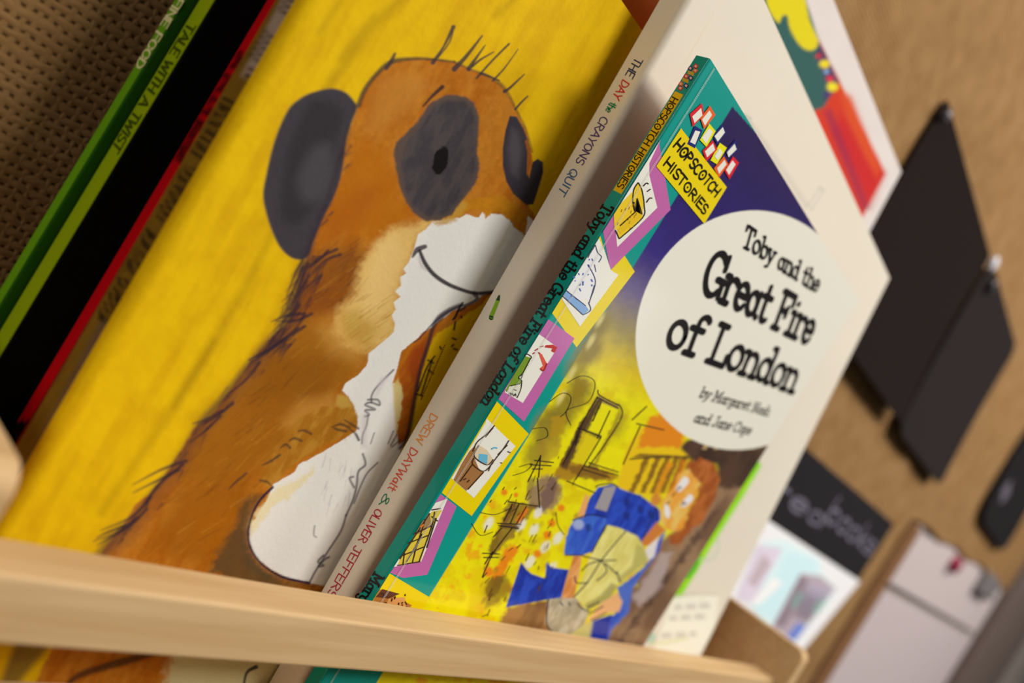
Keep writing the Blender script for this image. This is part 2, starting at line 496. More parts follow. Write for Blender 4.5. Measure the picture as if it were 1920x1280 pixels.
def text(part, pl, s, font, p0, p1, up, w, color, layer=3, jitter=0.0, shear=True):
    """letters between baseline ends p0..p1, cap height given by the point `up` above p0"""
    P0, P1, U = pl.at([p0, p1, up])
    B = P1 - P0; L = np.linalg.norm(B); b = B / L
    u = U - P0
    if not shear: u = u - b * (u @ b)
    H = np.linalg.norm(u)
    adv = sum(font[c][0] for c in s) - 0.08
    kx = L / adv
    x = 0.0; rr = random.Random(len(s) * 7 + int(p0[0]))
    for c in s:
        wd, strokes = font[c]
        dy = rr.uniform(-jitter, jitter); sl = rr.uniform(-jitter, jitter)
        for st in strokes:
            P = [P0 + b * kx * (x + px + sl * py) + u * (py + dy) + pl.n * 0.03 * layer for px, py in st]
            part.stroke3(np.array(P), pl.n, w * H, color)
        x += wd


# ---------------------------------------------------------------- books
def book(name, label, base_y, x0, x1, zb, zt, yf, th, r, mat, cover, page, spine_paint, front_paint,
         s_cols=None, z_rows=None, y_cols=8, z_spine=None, tc=0.35, group=None, inset=0.6, back=None):
    """a standing book: arc-folded front cover grid, spine grid, back cover, page block"""
    base = np.array([(x0 + x1) / 2, base_y, zb])
    root = thing(name, label, 'book', base, group or 'picture books standing in the wall rack')
    al = r * math.pi / 2
    flat = np.linspace(al, al + (x1 - x0 - r), 24) if s_cols is None else s_cols
    s = np.r_[np.linspace(0, al, 9)[:-1], flat]
    z = np.linspace(zb, zt, 40) if z_rows is None else z_rows
    S, Z = np.meshgrid(s, z)
    ph = np.clip(S / al, 0, 1) * math.pi / 2
    X = np.where(S < al, x0 + r - r * np.cos(ph), x0 + r + S - al)
    Yb = yf(X, Z)
    Y = np.where(S < al, Yb + r - r * np.sin(ph), Yb)
    pos = np.stack([X, Y, Z], -1)
    fc = Part()
    cv = Canvas(pos, cover)
    if front_paint: front_paint(cv, fc)
    cols = cv.colors()
    fc.grid(pos, cols, flip=False)
    # rim giving the cover its thickness (top, right, bottom)
    for edge, ec in ((pos[-1], cols[-1]), (pos[:, -1], cols[:, -1]), (pos[0], cols[0])):
        bk = edge + np.array([0, tc, 0])
        fc.grid(np.stack([edge, bk]), np.stack([ec, ec]))
    fo = fc.build('front_cover', mat, root, base, True)
    # spine
    zs = z if z_spine is None else z_spine
    t = np.linspace(0, 1, y_cols)
    T, ZS = np.meshgrid(t, zs)
    XS = np.full_like(T, x0)
    y0 = yf(XS, ZS); TH = th(XS)
    YS = y0 + r + (TH - r) * T
    sp = Part(); sps = np.stack([XS, YS, ZS], -1)
    cs = Canvas(sps, cover)
    if spine_paint: spine_paint(cs, sp)
    sp.grid(sps, cs.colors(), flip=True)
    sp.build('spine', mat, root, base, False)
    # back cover
    bp = Part()
    xs = np.linspace(x0, x1, 12); zz = np.linspace(zb, zt, 12)
    XB, ZB = np.meshgrid(xs, zz); YB = yf(XB, ZB) + th(XB)
    pb = np.stack([XB, YB, ZB], -1); pf = pb - np.array([0, tc, 0])
    back = cover if back is None else back
    bp.grid(pb, back, flip=True); bp.grid(pf, back)
    for sl in ((slice(None), -1), (-1, slice(None)), (0, slice(None))):
        bp.grid(np.stack([pb[sl], pf[sl]]), back)
    bp.build('back_cover', mat, root, base)
    # page block
    pp = Part(); g = 0.25
    xs = np.linspace(x0 + max(r, 0.6), x1 - inset, 10); zz = np.linspace(zb + inset, zt - inset, 10)
    XB, ZB = np.meshgrid(xs, zz)
    a = np.stack([XB, yf(XB, ZB) + tc, ZB], -1); b = np.stack([XB, yf(XB, ZB) + th(XB) - tc, ZB], -1)
    pp.grid(a, page); pp.grid(b, page, flip=True)
    for sl in ((slice(None), -1), (slice(None), 0), (-1, slice(None)), (0, slice(None))):
        pp.grid(np.stack([a[sl], b[sl]]), page)
    pp.build('page_block', M_PAPER, root, base)
    return root


FLOOR = -208.0


def q(ox, oy, k, pts): return [(ox + x / k, oy + y / k) for x, y in pts]


# ---------------------------------------------------------------- the setting
p = Part(); p.box((-700, 91, -600), (2900, 120, 700))
o = p.build('wall_back', M_WALL); o['kind'] = 'structure'

# burlap-covered pinboard: fabric face with a slightly sagging lower hem, wooden edge strip
base = np.array([600, 90, -12])
root = thing('pinboard', 'large burlap-covered pinboard on the wall behind the rack of books', 'notice board', base)
p = Part()
xs = np.linspace(-420, 1560, 300); zs = np.linspace(0, 1, 40)
XX, TT = np.meshgrid(xs, zs)
hem = np.where(XX < 760, -420, np.interp(XX, [760, 820, 1340, 1560], [-24, -22, 2, 4]) + 2.5 * np.sin(XX / 31))
ZZ = hem + (420 - hem) * TT
fold = 4.0 * np.exp(-((XX - 868 - 0.06 * ZZ) / 14) ** 2) + 2.5 * np.exp(-((XX - 640 - 0.1 * ZZ) / 22) ** 2)
YY = 80 - fold - 0.8 * np.sin(XX / 47 + ZZ / 60) * np.sin(ZZ / 53)
p.grid(np.stack([XX, YY, ZZ], -1), (1, 1, 1))
p.build('burlap_cover', M_BURLAP, root, base, True)
p = Part(); p.box((-420, 83, -420), (757.5, 90, 420)); p.box((758, 83, 22), (1560, 90, 420))
p.build('backing_board', M_BROWN, root, base)
p = Part(); p.box((772, 78, -420), (818, 90, -26))
p.build('edge_strip', M_BROWN, root, base, bevel=1.5)

# ---------------------------------------------------------------- wall rack
base = np.array([96, 30, -219])
rack = thing('book_rack', 'pale birch wall rack with one slim front rail holding the picture books', 'rack', base)


def side_panel(xa, xb):
    prof = []
    r = 5.0
    for a in np.linspace(90, 180, 8):
        t = math.radians(a); prof.append((-20 + r + r * math.cos(t), -146 - r + r * math.sin(t)))
    prof += [(-20, -219), (78, -219), (78, -146)]
    P = np.array([(xa, y, z) for y, z in prof])
    pp = Part(); pp.prism(P, np.array([xb - xa, 0, 0]), (1, 1, 1))
    return pp.build('side_panel', M_BIRCH, rack, base, bevel=0.8)


side_panel(-120, -110)
side_panel(303, 313)
p = Part(); p.box((-110, -13.6, -179.6), (302.9, -1.6, -166.6)); p.build('front_rail', M_BIRCH, rack, base, bevel=0.9)
p = Part(); p.box((-110, -18, -219), (303, 78, FLOOR)); p.build('shelf_board', M_BIRCH, rack, base, bevel=0.8)
p = Part(); p.box((-110, 73, -207.9), (303, 78.5, -170)); p.build('back_slat', M_BIRCH, rack, base, bevel=0.8)

TEAL = ink(0, 142, 132); YEL = ink(240, 198, 0); PUR = ink(180, 96, 158); WHT = ink(228, 220, 210)
NAVY = ink(28, 34, 110); RED = ink(206, 28, 44); ORA = ink(226, 92, 30); BLK = ink(24, 20, 22, 0.8)
LEMON = ink(236, 218, 10); INKB = ink(46, 34, 30, 1.0)

# ---------------------------------------------------------------- front book (history story)
PT = Plane((0, 0, 0), (0, -1, 0)); PS = Plane((0, 0, 0), (-1, 0, 0))
cA = lambda *a: q(1150, 90, 6.4, a)
cB = lambda *a: q(1150, 180, 5.333, a)
cD = lambda *a: q(1000, 300, 4.923, a)
cE = lambda *a: q(860, 540, 4.923, a)
cF = lambda *a: q(660, 780, 3.369, a)
c3 = lambda *a: q(1180, 380, 2.667, a)
c7 = lambda *a: q(900, 700, 2.461, a)
c8 = lambda *a: q(1000, 820, 3.2, a)


def toby_front(cv, fc):
    rnd = random.Random(3)
    pic = [(1373, 200), (1700, 560), (1700, 700), (1250, 1400), (620, 1420), (805, 1118)]
    cv.fill(pic, LEMON, soft=0.8)
    a = cv.al
    mask = np.clip(np.linalg.norm(cv.c - TEAL, axis=1) / np.linalg.norm(LEMON - TEAL), 0, 1)
    inside = mask > 0.5
    stops = [-60, -15, 50, 120, 200, 320, 460]
    cols = np.array([ink(232, 212, 0), ink(206, 182, 8), ink(142, 128, 70), ink(92, 78, 122), ink(52, 40, 118), ink(40, 28, 98), ink(38, 24, 78)])
    g = np.stack([np.interp(a + 20 * cv.wu, stops, cols[:, k]) for k in range(3)], 1)
    n = fbm(cv.u / 16, cv.v / 16, 40) - 0.5
    g *= (1 + 0.22 * n)[:, None]
    cv.c = TEAL * (1 - mask[:, None]) + g * mask[:, None]
    low = inside & (a < 0)
    m = sstep(0.52, 0.72, fbm(cv.u / 26, cv.v / 26, 44)) * 0.55 * low
    cv.c = cv.c * (1 - m[:, None]) + ink(206, 176, 0) * m[:, None]
    m = sstep(0.62, 0.78, fbm(cv.u / 22, cv.v / 22, 50)) * 0.75 * low * sstep(900, 950, cv.v)
    cv.c = cv.c * (1 - m[:, None]) + ink(238, 150, 20) * m[:, None]
    # smoke plumes
    for x, y, r, al in ((1120, 610, 20, .6), (1105, 655, 24, .6), (1080, 690, 20, .4), (1085, 735, 26, .5), (1030, 800, 30, .6), (1060, 770, 24, .5), (1005, 850, 22, .45), (1150, 790, 26, .25)):
        cv.dab(x, y, r * 1.1, ink(126, 108, 36), min(al + .3, .9), ry=r * 1.5, ang=0.5, edge=0.6)
    for x, y in ((1108, 640), (1125, 600), (1072, 700), (1052, 745)): cv.dab(x, y, 6, ink(214, 204, 130), .7, ry=18, ang=0.5, edge=.8)
    # tower in the smoke
    cv.fill(c7((545, 110), (640, 160), (655, 200), (590, 310), (520, 430), (440, 420), (420, 360), (450, 240), (500, 180)), ink(232, 214, 10), soft=1.5)
    cv.fill(c7((540, 105), (560, 115), (500, 230), (440, 350), (400, 420), (360, 430), (420, 320), (460, 225)), ink(92, 66, 40), soft=2, alpha=.85, warp=2)
    cv.fill(c7((540, 100), (640, 145), (636, 165), (550, 130)), ink(120, 92, 70), soft=1.5, alpha=.8)
    cv.fill(c7((455, 245), (560, 285), (555, 305), (450, 262)), ink(70, 48, 36), soft=1.5, alpha=.8)
    cv.fill(c7((380, 390), (560, 440), (640, 480), (600, 500), (480, 470), (400, 500), (340, 470)), ink(150, 100, 30), soft=3, alpha=.8, warp=3)
    # purple-brown ruin left of the coat
    cv.fill(c7((210, 560), (280, 480), (340, 470), (380, 520), (360, 600), (300, 640), (230, 620)), ink(128, 96, 92), soft=6, alpha=.85, warp=5)
    cv.fill(c7((130, 590), (270, 610), (200, 680), (160, 740), (100, 800), (60, 840), (40, 820), (90, 700)), ink(110, 76, 40), soft=4, alpha=.8, warp=4)
    cv.fill(c7((140, 790), (190, 800), (100, 940), (60, 1000), (20, 1000), (70, 900)), ink(222, 100, 20), soft=4, alpha=.8, warp=4)
    cv.fill(c7((20, 960), (120, 920), (150, 1000), (90, 1060), (30, 1080), (0, 1020)), ink(130, 104, 30), soft=6, alpha=.8, warp=5)
    cv.fill(c7((-40, 900), (30, 880), (60, 960), (0, 1120), (-60, 1140)), ink(214, 190, 10), soft=6, alpha=.7)
    for x, y in ((230, 870), (300, 800), (190, 700), (270, 640), (360, 760), (40, 690), (330, 900), (250, 720)):
        cv.dab(900 + x / 2.461, 700 + y / 2.461, 8, ink(240, 232, 215), .8, ry=14, ang=0.6)
    for x, y, r in ((112, 548, 7), (165, 560, 5), (310, 745, 9), (265, 830, 8), (40, 915, 10), (375, 620, 8), (330, 690, 8)):
        cv.dab(900 + x / 2.461, 700 + y / 2.461, r, ink(232, 110, 20), .85)
    for k in range(46):
        x, y = rnd.uniform(0, 480), rnd.uniform(520, 1130)
        cv.dab(900 + x / 2.461, 700 + y / 2.461, rnd.uniform(2, 6), ink(150, 120, 30), rnd.uniform(.3, .7), ry=rnd.uniform(3, 9), ang=0.5)
    # house: burning timbers right of the tower
    cv.fill(c8((560, 60), (640, -60), (900, 0), (960, 120), (880, 260), (760, 360), (560, 320), (500, 300)), ink(228, 186, 20), soft=3)
    cv.fill(c8((620, 60), (700, -120), (760, -140), (900, -40), (900, 40), (860, 60)), ink(214, 130, 24), soft=4, warp=4)
    for x in (575, 640, 700, 755, 800, 850):
        cv.fill(c8((x, 330), (x + 28, 330), (x + 130, 120), (x + 96, 110)), ink(106, 66, 26), soft=2.5, alpha=.85, warp=3)
    for x in (720, 800, 860):
        cv.fill(c8((x, 350), (x + 25, 350), (x + 120, 150), (x + 95, 140)), ink(206, 116, 24), soft=3, alpha=.7, warp=3)
    cv.fill(c8((590, 120), (640, 95), (900, 110), (1000, 90), (980, 130), (700, 120)), ink(90, 60, 30), soft=2, alpha=.8)
    cv.fill(c8((880, 60), (940, 10), (1320, 60), (1500, 40), (1430, 220), (1300, 380), (1100, 330), (1100, 160), (960, 140)), ink(84, 60, 46), soft=4, warp=4, color2=ink(58, 42, 34), seed=2)
    for x in (1010, 1080, 1150, 1230):
        cv.fill(c8((x, 70), (x + 26, 72), (x + 60, 20), (x + 34, 15)), ink(190, 160, 110), soft=2, alpha=.8)
    cv.fill(c8((1090, 300), (1300, 300), (520, 1500), (300, 1500), (380, 1240), (440, 1130), (600, 900), (720, 640), (900, 520)), ink(148, 118, 88), soft=5, warp=5, color2=ink(112, 84, 62), seed=3)
    for k in range(7):
        x0, y0 = 1080 - k * 95, 430 + k * 130
        cv.fill(c8((x0, y0), (x0 + 30, y0), (x0 - 90, y0 + 190), (x0 - 130, y0 + 190)), ink(78, 58, 50), soft=5, alpha=.7, warp=4)
    cv.fill(c8((760, 700), (830, 690), (760, 900), (640, 1010), (600, 960)), ink(176, 160, 158), soft=6, alpha=.8, warp=4)
    # ground
    cv.fill(c7((120, 1080), (240, 1060), (340, 1040), (330, 1260), (40, 1260)), ink(158, 116, 64), soft=5, warp=4, color2=ink(120, 84, 46), seed=5)
    # the child's blue coat
    B1, B2 = ink(42, 74, 186), ink(28, 48, 150)
    cv.fill(c8((300, 480), (340, 360), (390, 300), (470, 280), (540, 315), (640, 345), (745, 420), (775, 470), (720, 560), (660, 645), (610, 590), (520, 545), (440, 525), (400, 600), (300, 620)), B1, soft=1.5, warp=1, color2=B2, tscale=14, seed=6)
    cv.fill(c8((240, 490), (340, 465), (435, 480), (440, 525), (350, 685), (270, 712), (185, 700), (195, 600)), ink(62, 104, 200), soft=1.5, warp=1, color2=ink(44, 76, 184), tscale=12, seed=7)
    cv.fill(c8((760, 590), (795, 555), (750, 690), (660, 810), (600, 900), (570, 1050), (480, 1140), (430, 1240), (300, 1240), (350, 1100), (480, 1060), (530, 1000), (505, 900), (600, 830), (700, 740)), ink(76, 106, 190), soft=2, warp=2, color2=B1, tscale=16, seed=8)
    cv.fill(c8((330, 1200), (360, 1100), (470, 1060), (440, 1230)), B2, soft=3)
    cv.fill(c7((190, 870), (215, 905), (240, 925), (300, 945), (308, 870), (330, 895), (410, 905), (390, 980), (375, 1035), (300, 1045), (120, 1078), (132, 1040), (165, 945)), B1, soft=1.2, color2=B2, tscale=14, seed=9)
    cv.fill(c8((425, 300), (500, 288), (440, 445), (368, 425)), ink(150, 146, 150), soft=1.5)
    cv.dab(*c8((270, 520))[0], 11, ink(190, 200, 220), .6)
    for x, y in ((560, 390), (640, 430), (560, 470), (430, 560), (330, 540), (700, 460)):
        cv.dab(*c8((x, y))[0], 6, ink(18, 26, 80), .6, ry=9)
    # skin
    SK, SK2 = ink(226, 160, 96), ink(196, 120, 54)
    cv.fill(c8((310, 345), (335, 350), (300, 480), (265, 470)), SK, soft=2)
    cv.fill(c8((240, 712), (292, 708), (275, 830), (245, 950), (232, 1010), (205, 985), (195, 1015), (162, 985), (195, 860)), SK, soft=1.5, color2=SK2, tscale=16)
    cv.fill(c8((740, 505), (795, 555), (700, 645), (655, 655), (650, 620)), SK2, soft=2.5)
    cv.dab(*c8((735, 375))[0], 12, SK2, .9)
    cv.fill(c8((865, 225), (940, 190), (1005, 260), (965, 380), (925, 450), (935, 535), (850, 562), (775, 525), (762, 430), (800, 345), (850, 285)), ink(236, 186, 96), soft=2.5, color2=ink(222, 150, 50), tscale=14, sm=True)
    for e in (((905, 235), (935, 265), (880, 325), (855, 305)), ((940, 340), (958, 372), (905, 418), (885, 400)), ((792, 395), (822, 440), (810, 485), (788, 455))):
        cv.fill(c8(*e), ink(235, 228, 220), soft=1.8, sm=True)
    for x, y in ((880, 300), (910, 395)): cv.dab(*c8((x, y))[0], 3, ink(60, 40, 30), .8)
    cv.fill(c8((925, 160), (1000, 115), (1095, 160), (1115, 260), (1080, 380), (1020, 495), (935, 565), (860, 650), (815, 640), (810, 585), (905, 545), (930, 450), (975, 370), (1000, 265), (945, 205)), ink(146, 76, 28), soft=3, warp=3, color2=ink(176, 100, 46), seed=11, tscale=10)
    # bundle, cuffs and breeches
    cv.fill(c8((690, 650), (755, 595), (725, 715), (680, 745), (655, 700)), ink(216, 210, 212), soft=2)
    cv.fill(c8((450, 525), (520, 545), (625, 592), (660, 650), (692, 742), (560, 835), (500, 885), (460, 965), (330, 1035), (245, 950), (285, 870), (340, 715), (395, 620)), ink(222, 214, 132), soft=1.8, color2=ink(204, 194, 100), tscale=20, seed=12)
    cv.fill(c8((620, 640), (660, 650), (692, 742), (560, 840), (520, 880), (505, 840), (590, 770)), ink(176, 168, 92), soft=3, alpha=.9)
    cv.fill(c8((470, 870), (505, 890), (460, 965), (330, 1035), (310, 1000), (400, 950)), ink(150, 144, 80), soft=3, alpha=.8)
    cv.fill(c8((500, 925), (535, 985), (515, 1045), (440, 1052), (345, 1098), (330, 1080), (370, 1050), (345, 1050), (420, 985), (470, 955)), ink(226, 170, 116), soft=1.8)
    cv.fill(c8((90, 970), (160, 960), (250, 965), (335, 1045), (300, 1135), (200, 1200), (100, 1155), (72, 1110)), ink(158, 148, 122), soft=2, warp=2, color2=ink(190, 180, 156), seed=13, tscale=12)
    cv.fill(c8((205, 1200), (300, 1130), (360, 1090), (330, 1250)), ink(186, 178, 110), soft=4)
    # title oval
    th = np.linspace(0, 2 * math.pi, 80, endpoint=False)
    oval = np.array([1397.3, 618.8]) + np.c_[np.cos(th) * 228.0, np.sin(th) * 201.9] @ np.array([[0.3732, -0.9277], [-0.9277, -0.3732]]).T
    cv.fill(oval, ink(228, 219, 206), soft=1.0)
    cv.fill([(1500, 480), (1545, 447), (1660, 560), (1640, 650), (1575, 720), (1500, 640)], ink(228, 219, 206), soft=1.0)
    for pts, c, a_ in ((((548, 115), (566, 122), (470, 330), (400, 440), (372, 430), (450, 250)), (74, 50, 32), .9), (((640, 165), (656, 200), (600, 300), (540, 420), (520, 420), (590, 280)), (130, 104, 30), .7), (((470, 265), (550, 300), (480, 420), (430, 400)), (206, 186, 20), .8),
                       (((400, 430), (520, 420), (600, 470), (560, 500), (450, 480)), (120, 84, 30), .8), (((330, 480), (370, 470), (330, 600), (290, 640), (280, 560)), (110, 84, 80), .8), (((230, 480), (262, 480), (235, 560), (205, 560)), (120, 92, 60), .7),
                       (((205, 615), (225, 625), (185, 690), (165, 680)), (226, 120, 24), .9), (((150, 600), (180, 604), (120, 690), (95, 690)), (120, 84, 40), .8), (((95, 692), (190, 700), (180, 720), (85, 712)), (86, 58, 34), .85),
                       (((60, 760), (100, 730), (70, 820), (30, 860)), (120, 96, 26), .8), (((50, 940), (110, 930), (90, 1010), (40, 1040), (20, 1000)), (110, 84, 26), .8), (((120, 810), (165, 780), (130, 860), (100, 880)), (236, 130, 26), .85),
                       (((440, 20), (500, 30), (480, 110), (430, 120)), (140, 116, 20), .8), (((330, 200), (400, 190), (380, 280), (320, 300)), (176, 140, 20), .7), (((280, 300), (380, 300), (360, 380), (300, 420), (260, 360)), (160, 130, 40), .6)):
        cv.fill(c7(*pts), ink(*c), soft=3, alpha=a_, warp=3)
    # thin dark sketch lines over the watercolour
    L = lambda f, pts, w=1.6, c=INKB: fc.pstroke(PT, smooth(f(*pts), 5) if len(pts) > 2 else f(*pts), w, c, 2)
    for pts in (((545, 75), (552, 100), (640, 145)), ((538, 108), (640, 162)), ((640, 140), (655, 195), (580, 320), (500, 430)), ((540, 110), (470, 235), (420, 350), (380, 420)),
                ((448, 250), (560, 290)), ((560, 130), (520, 220)), ((600, 170), (540, 300)), ((560, 290), (440, 490)), ((460, 260), (440, 330)),
                ((400, 495), (530, 550)), ((470, 440), (600, 480)), ((480, 425), (640, 470)), ((500, 410), (640, 455)),
                ((130, 590), (270, 612)), ((150, 600), (110, 680)), ((180, 600), (140, 690)), ((215, 610), (170, 690)), ((80, 690), (190, 695)), ((85, 700), (180, 715)),
                ((150, 710), (60, 830), (10, 940)), ((100, 712), (60, 755)), ((10, 828), (90, 832)), ((15, 848), (85, 848)), ((60, 820), (20, 880)),
                ((265, 480), (275, 620)), ((280, 375), (270, 480)), ((240, 440), (290, 440)), ((280, 380), (220, 500)), ((250, 400), (340, 410)), ((230, 420), (330, 425))):
        L(c7, pts, 2.0)
    for pts in (((320, 130), (380, 90), (420, 110), (400, 170), (370, 200)), ((400, 45), (470, 10), (530, 40), (500, 130), (400, 170), (420, 240)), ((240, 255), (300, 250), (310, 290), (260, 310)),
                ((180, 430), (240, 415), (210, 450), (150, 470)), ((0, 640), (70, 650), (140, 620)), ((350, 640), (360, 700), (390, 745)), ((-40, 690), (0, 745), (60, 730))):
        L(c7, pts, 1.2)
    for pts in (((700, 215), (770, 150)), ((690, 395), (880, 380)), ((720, 230), (850, 260)), ((740, 240), (660, 420))): L(c7, pts, 2.2)
    for pts in (((375, 300), (390, 285), (470, 275), (510, 300)), ((235, 495), (340, 462), (440, 478)), ((440, 520), (350, 690)), ((300, 705), (190, 705)), ((555, 560), (420, 720), (330, 860), (240, 960)),
                ((300, 710), (410, 735), (500, 735)), ((410, 735), (330, 760), (290, 800)), ((410, 740), (440, 800), (380, 860)), ((500, 800), (520, 870)), ((430, 750), (500, 820)),
                ((250, 830), (260, 870), (330, 870)), ((740, 420), (660, 600)), ((90, 970), (80, 1110), (110, 1160), (150, 1170)), ((340, 1040), (300, 1030), (260, 990)), ((160, 985), (180, 1010)), ((210, 985), (222, 1008)),
                ((345, 1098), (440, 1050)), ((330, 1060), (420, 1010)), ((320, 1020), (400, 985))):
        L(c8, pts, 2.0, ink(40, 34, 60, 1.0))
    for k in range(60):
        x, y = rnd.uniform(0, 470), rnd.uniform(380, 1130)
        if x + (y - 380) * .25 > 480: continue
        p0 = (x, y); p1 = (x - rnd.uniform(5, 26), y + rnd.uniform(8, 40))
        L(c7, (p0, p1), rnd.uniform(.8, 1.8), ink(92, 70, 26, 1.0))
    for pts in (((870, 300), (860, 325)), ((900, 380), (890, 410)), ((820, 380), (800, 400)), ((850, 330), (830, 352))): L(c8, pts, 2.0, ink(120, 70, 40))
    # zig-zag frames of the tile strip
    def G(c, pts, l=2):
        P = PT.at(pts); P[:, 0] = np.maximum(P[:, 0], 0.3); fc.poly(P + PT.n * 0.03 * l, c)
    T1 = [(1233, 262), (1236, 270), (1257, 393), (1144, 506), (1128, 432), (1131, 430)]
    G(PUR, [(1237, 260)] + T1[1:5] + [(1133, 426)], 2)
    G(WHT, [(1236, 262), (1217, 306), (1217, 328), (1232, 389), (1157, 463), (1150, 401), (1157, 392), (1230, 272)], 3)
    G(YEL, [(1171, 479), (1190, 509), (1081, 651), (1033, 585), (1036, 578), (1124, 441), (1133, 468), (1145, 506)], 1)
    G(WHT, [(1122, 446), (1133, 470), (1145, 506), (1159, 515), (1087, 612), (1053, 560), (1056, 552), (1118, 452)], 3)
    G(PUR, [(1029, 599), (1077, 634), (982, 790), (933, 747), (938, 742), (1027, 598)], 2)
    G(WHT, [(1009, 625), (1045, 651), (980, 755), (946, 735), (948, 728), (1007, 630)], 3)
    G(YEL, [(915, 779), (931, 752), (991, 813), (884, 967), (828, 923), (833, 915)], 2)
    G(WHT, [(912, 784), (966, 836), (888, 933), (846, 896), (850, 890), (910, 792)], 3)
    G(PUR, [(826, 926), (856, 949), (801, 1077), (755, 1083), (731, 1073), (737, 1066)], 1)
    G(WHT, [(816, 942), (839, 934), (789, 1053), (738, 1062), (742, 1056)], 3)
    G(YEL, [(728, 1074), (805, 1119), (792, 1142), (740, 1220), (664, 1180)], 2)
    G(ink(170, 110, 50), [(712, 1104), (772, 1134), (720, 1190), (676, 1166)], 3)
    # small drawings inside the frames
    S = lambda f, pts, w=1.9, c=INKB, l=6: fc.pstroke(PT, smooth(f(*pts), 5) if len(pts) > 2 else f(*pts), w, c, l)
    G(ink(226, 190, 40), cD((965, 205), (990, 260), (1015, 400), (1005, 530), (785, 730), (770, 640), (745, 640), (738, 500), (800, 400), (915, 290)), 4)
    G(ink(214, 178, 30), cD((955, 350), (925, 460), (990, 500), (1000, 520), (800, 680), (775, 640), (930, 480)), 5)
    for pts in (((965, 205), (925, 270), (915, 380), (930, 470)), ((965, 205), (1000, 280), (1020, 420), (1005, 530), (790, 725)), ((755, 645), (790, 725)), ((795, 605), (945, 470)), ((940, 475), (925, 420), (928, 385)), ((935, 475), (955, 350)), ((955, 350), (980, 430), (1000, 500)),
                ((1010, 240), (1040, 210), (1060, 220)), ((1040, 390), (1070, 350), (1095, 350)), ((1045, 290), (1080, 265))): S(cD, pts)
    for k in range(14):
        x, y = rnd.uniform(770, 950), rnd.uniform(420, 650)
        if x + y < 1260 or x + y > 1560: continue
        S(cD, ((x, y), (x + 10, y - 26)), 1.2, ink(170, 120, 20))
    BL = ink(70, 96, 176)
    G(ink(220, 222, 230), cD((570, 790), (625, 890), (600, 940), (575, 1110), (520, 1280), (400, 1290), (300, 1190), (400, 1030), (500, 900)), 4)
    G(ink(120, 160, 206), cE((945, 50), (990, 20), (1170, 160), (1200, 200), (1145, 245), (1050, 160)), 4)
    for pts in (((570, 780), (520, 860), (500, 900)), ((570, 780), (590, 850), (625, 890), (600, 940)), ((500, 960), (570, 1115), (520, 1290)), ((575, 1030), (560, 960))): S(cD, pts, 1.3, ink(50, 60, 110, 1.0))
    for pts in (((990, 20), (1170, 160)), ((945, 60), (1145, 245)), ((1145, 245), (1215, 200), (1195, 130)), ((1250, -30), (1200, 140))): S(cE, pts, 1.4, ink(40, 50, 90, 1.0))
    for k in range(26):
        x, y = rnd.uniform(350, 560), rnd.uniform(850, 1260)
        if not (1330 < x + y * .9 < 1700): continue
        S(cD, ((x, y), (x + rnd.uniform(-14, 14), y + rnd.uniform(10, 30))), rnd.uniform(1.6, 3), BL)
    G(ink(112, 142, 40), cE((605, 620), (660, 640), (590, 780), (555, 820), (580, 850), (570, 880), (470, 900), (440, 960), (430, 940), (520, 760)), 4)
    G(ink(206, 206, 190), cE((500, 890), (560, 880), (575, 920), (540, 1005), (460, 985), (450, 940)), 5)
    for pts in (((600, 625), (625, 605), (668, 630), (655, 655)), ((655, 655), (590, 780), (550, 820), (580, 850)), ((580, 850), (570, 930), (535, 1010)), ((470, 900), (560, 880)), ((590, 790), (570, 840))): S(cE, pts, 1.6, ink(30, 40, 20, 1.0), 6)
    for pts in (((470, 960), (480, 985), (490, 965), (505, 990), (520, 970), (525, 995)), ((500, 930), (530, 940))): S(cE, pts, 1.3, INKB, 7)
    G(ink(176, 28, 24), cE((800, 525), (870, 520), (910, 545), (880, 595), (850, 580), (860, 555), (790, 545)), 4)
    G(ink(206, 84, 60), cE((735, 600), (765, 605), (810, 690), (800, 750), (770, 760), (745, 740), (775, 715)), 4)
    for pts in (((680, 605), (700, 590)), ((700, 575), (730, 555)), ((750, 540), (780, 530)), ((730, 590), (750, 600)), ((750, 740), (780, 760), (812, 690))): S(cE, pts, 2.0, ink(160, 30, 30))
    G(ink(150, 106, 60), cF((780, 180), (770, 260), (800, 330), (830, 350), (720, 470), (640, 400), (690, 300), (740, 220)), 4)
    G(ink(206, 190, 160), cF((800, 180), (850, 210), (890, 270), (850, 310), (770, 260), (780, 200)), 5)
    G(ink(96, 170, 200), cF((800, 235), (855, 240), (850, 300), (795, 280)), 6)
    for pts in (((800, 180), (770, 250), (850, 305), (890, 270)), ((770, 260), (760, 300), (830, 345), (890, 290)), ((830, 350), (730, 460)), ((760, 300), (680, 410)), ((900, 55), (850, 110), (790, 160), (760, 220)), ((890, 70), (840, 130)), ((990, 150), (950, 210), (880, 300), (860, 345)), ((980, 180), (920, 240)),
                ((700, 400), (720, 390)), ((740, 400), (725, 415)), ((935, 290), (945, 295)), ((980, 220), (1000, 228))): S(cF, pts, 1.7, ink(70, 44, 24, 1.0), 7)
    S(cF, ((880, 205), (900, 195), (915, 200)), 2.5, ink(96, 170, 200), 7)
    G(ink(206, 186, 60), cF((505, 600), (570, 590), (500, 700), (430, 920), (290, 935), (310, 880), (400, 740)), 4)
    G(ink(150, 120, 80), cF((440, 660), (490, 620), (500, 690), (420, 740), (390, 750)), 5)
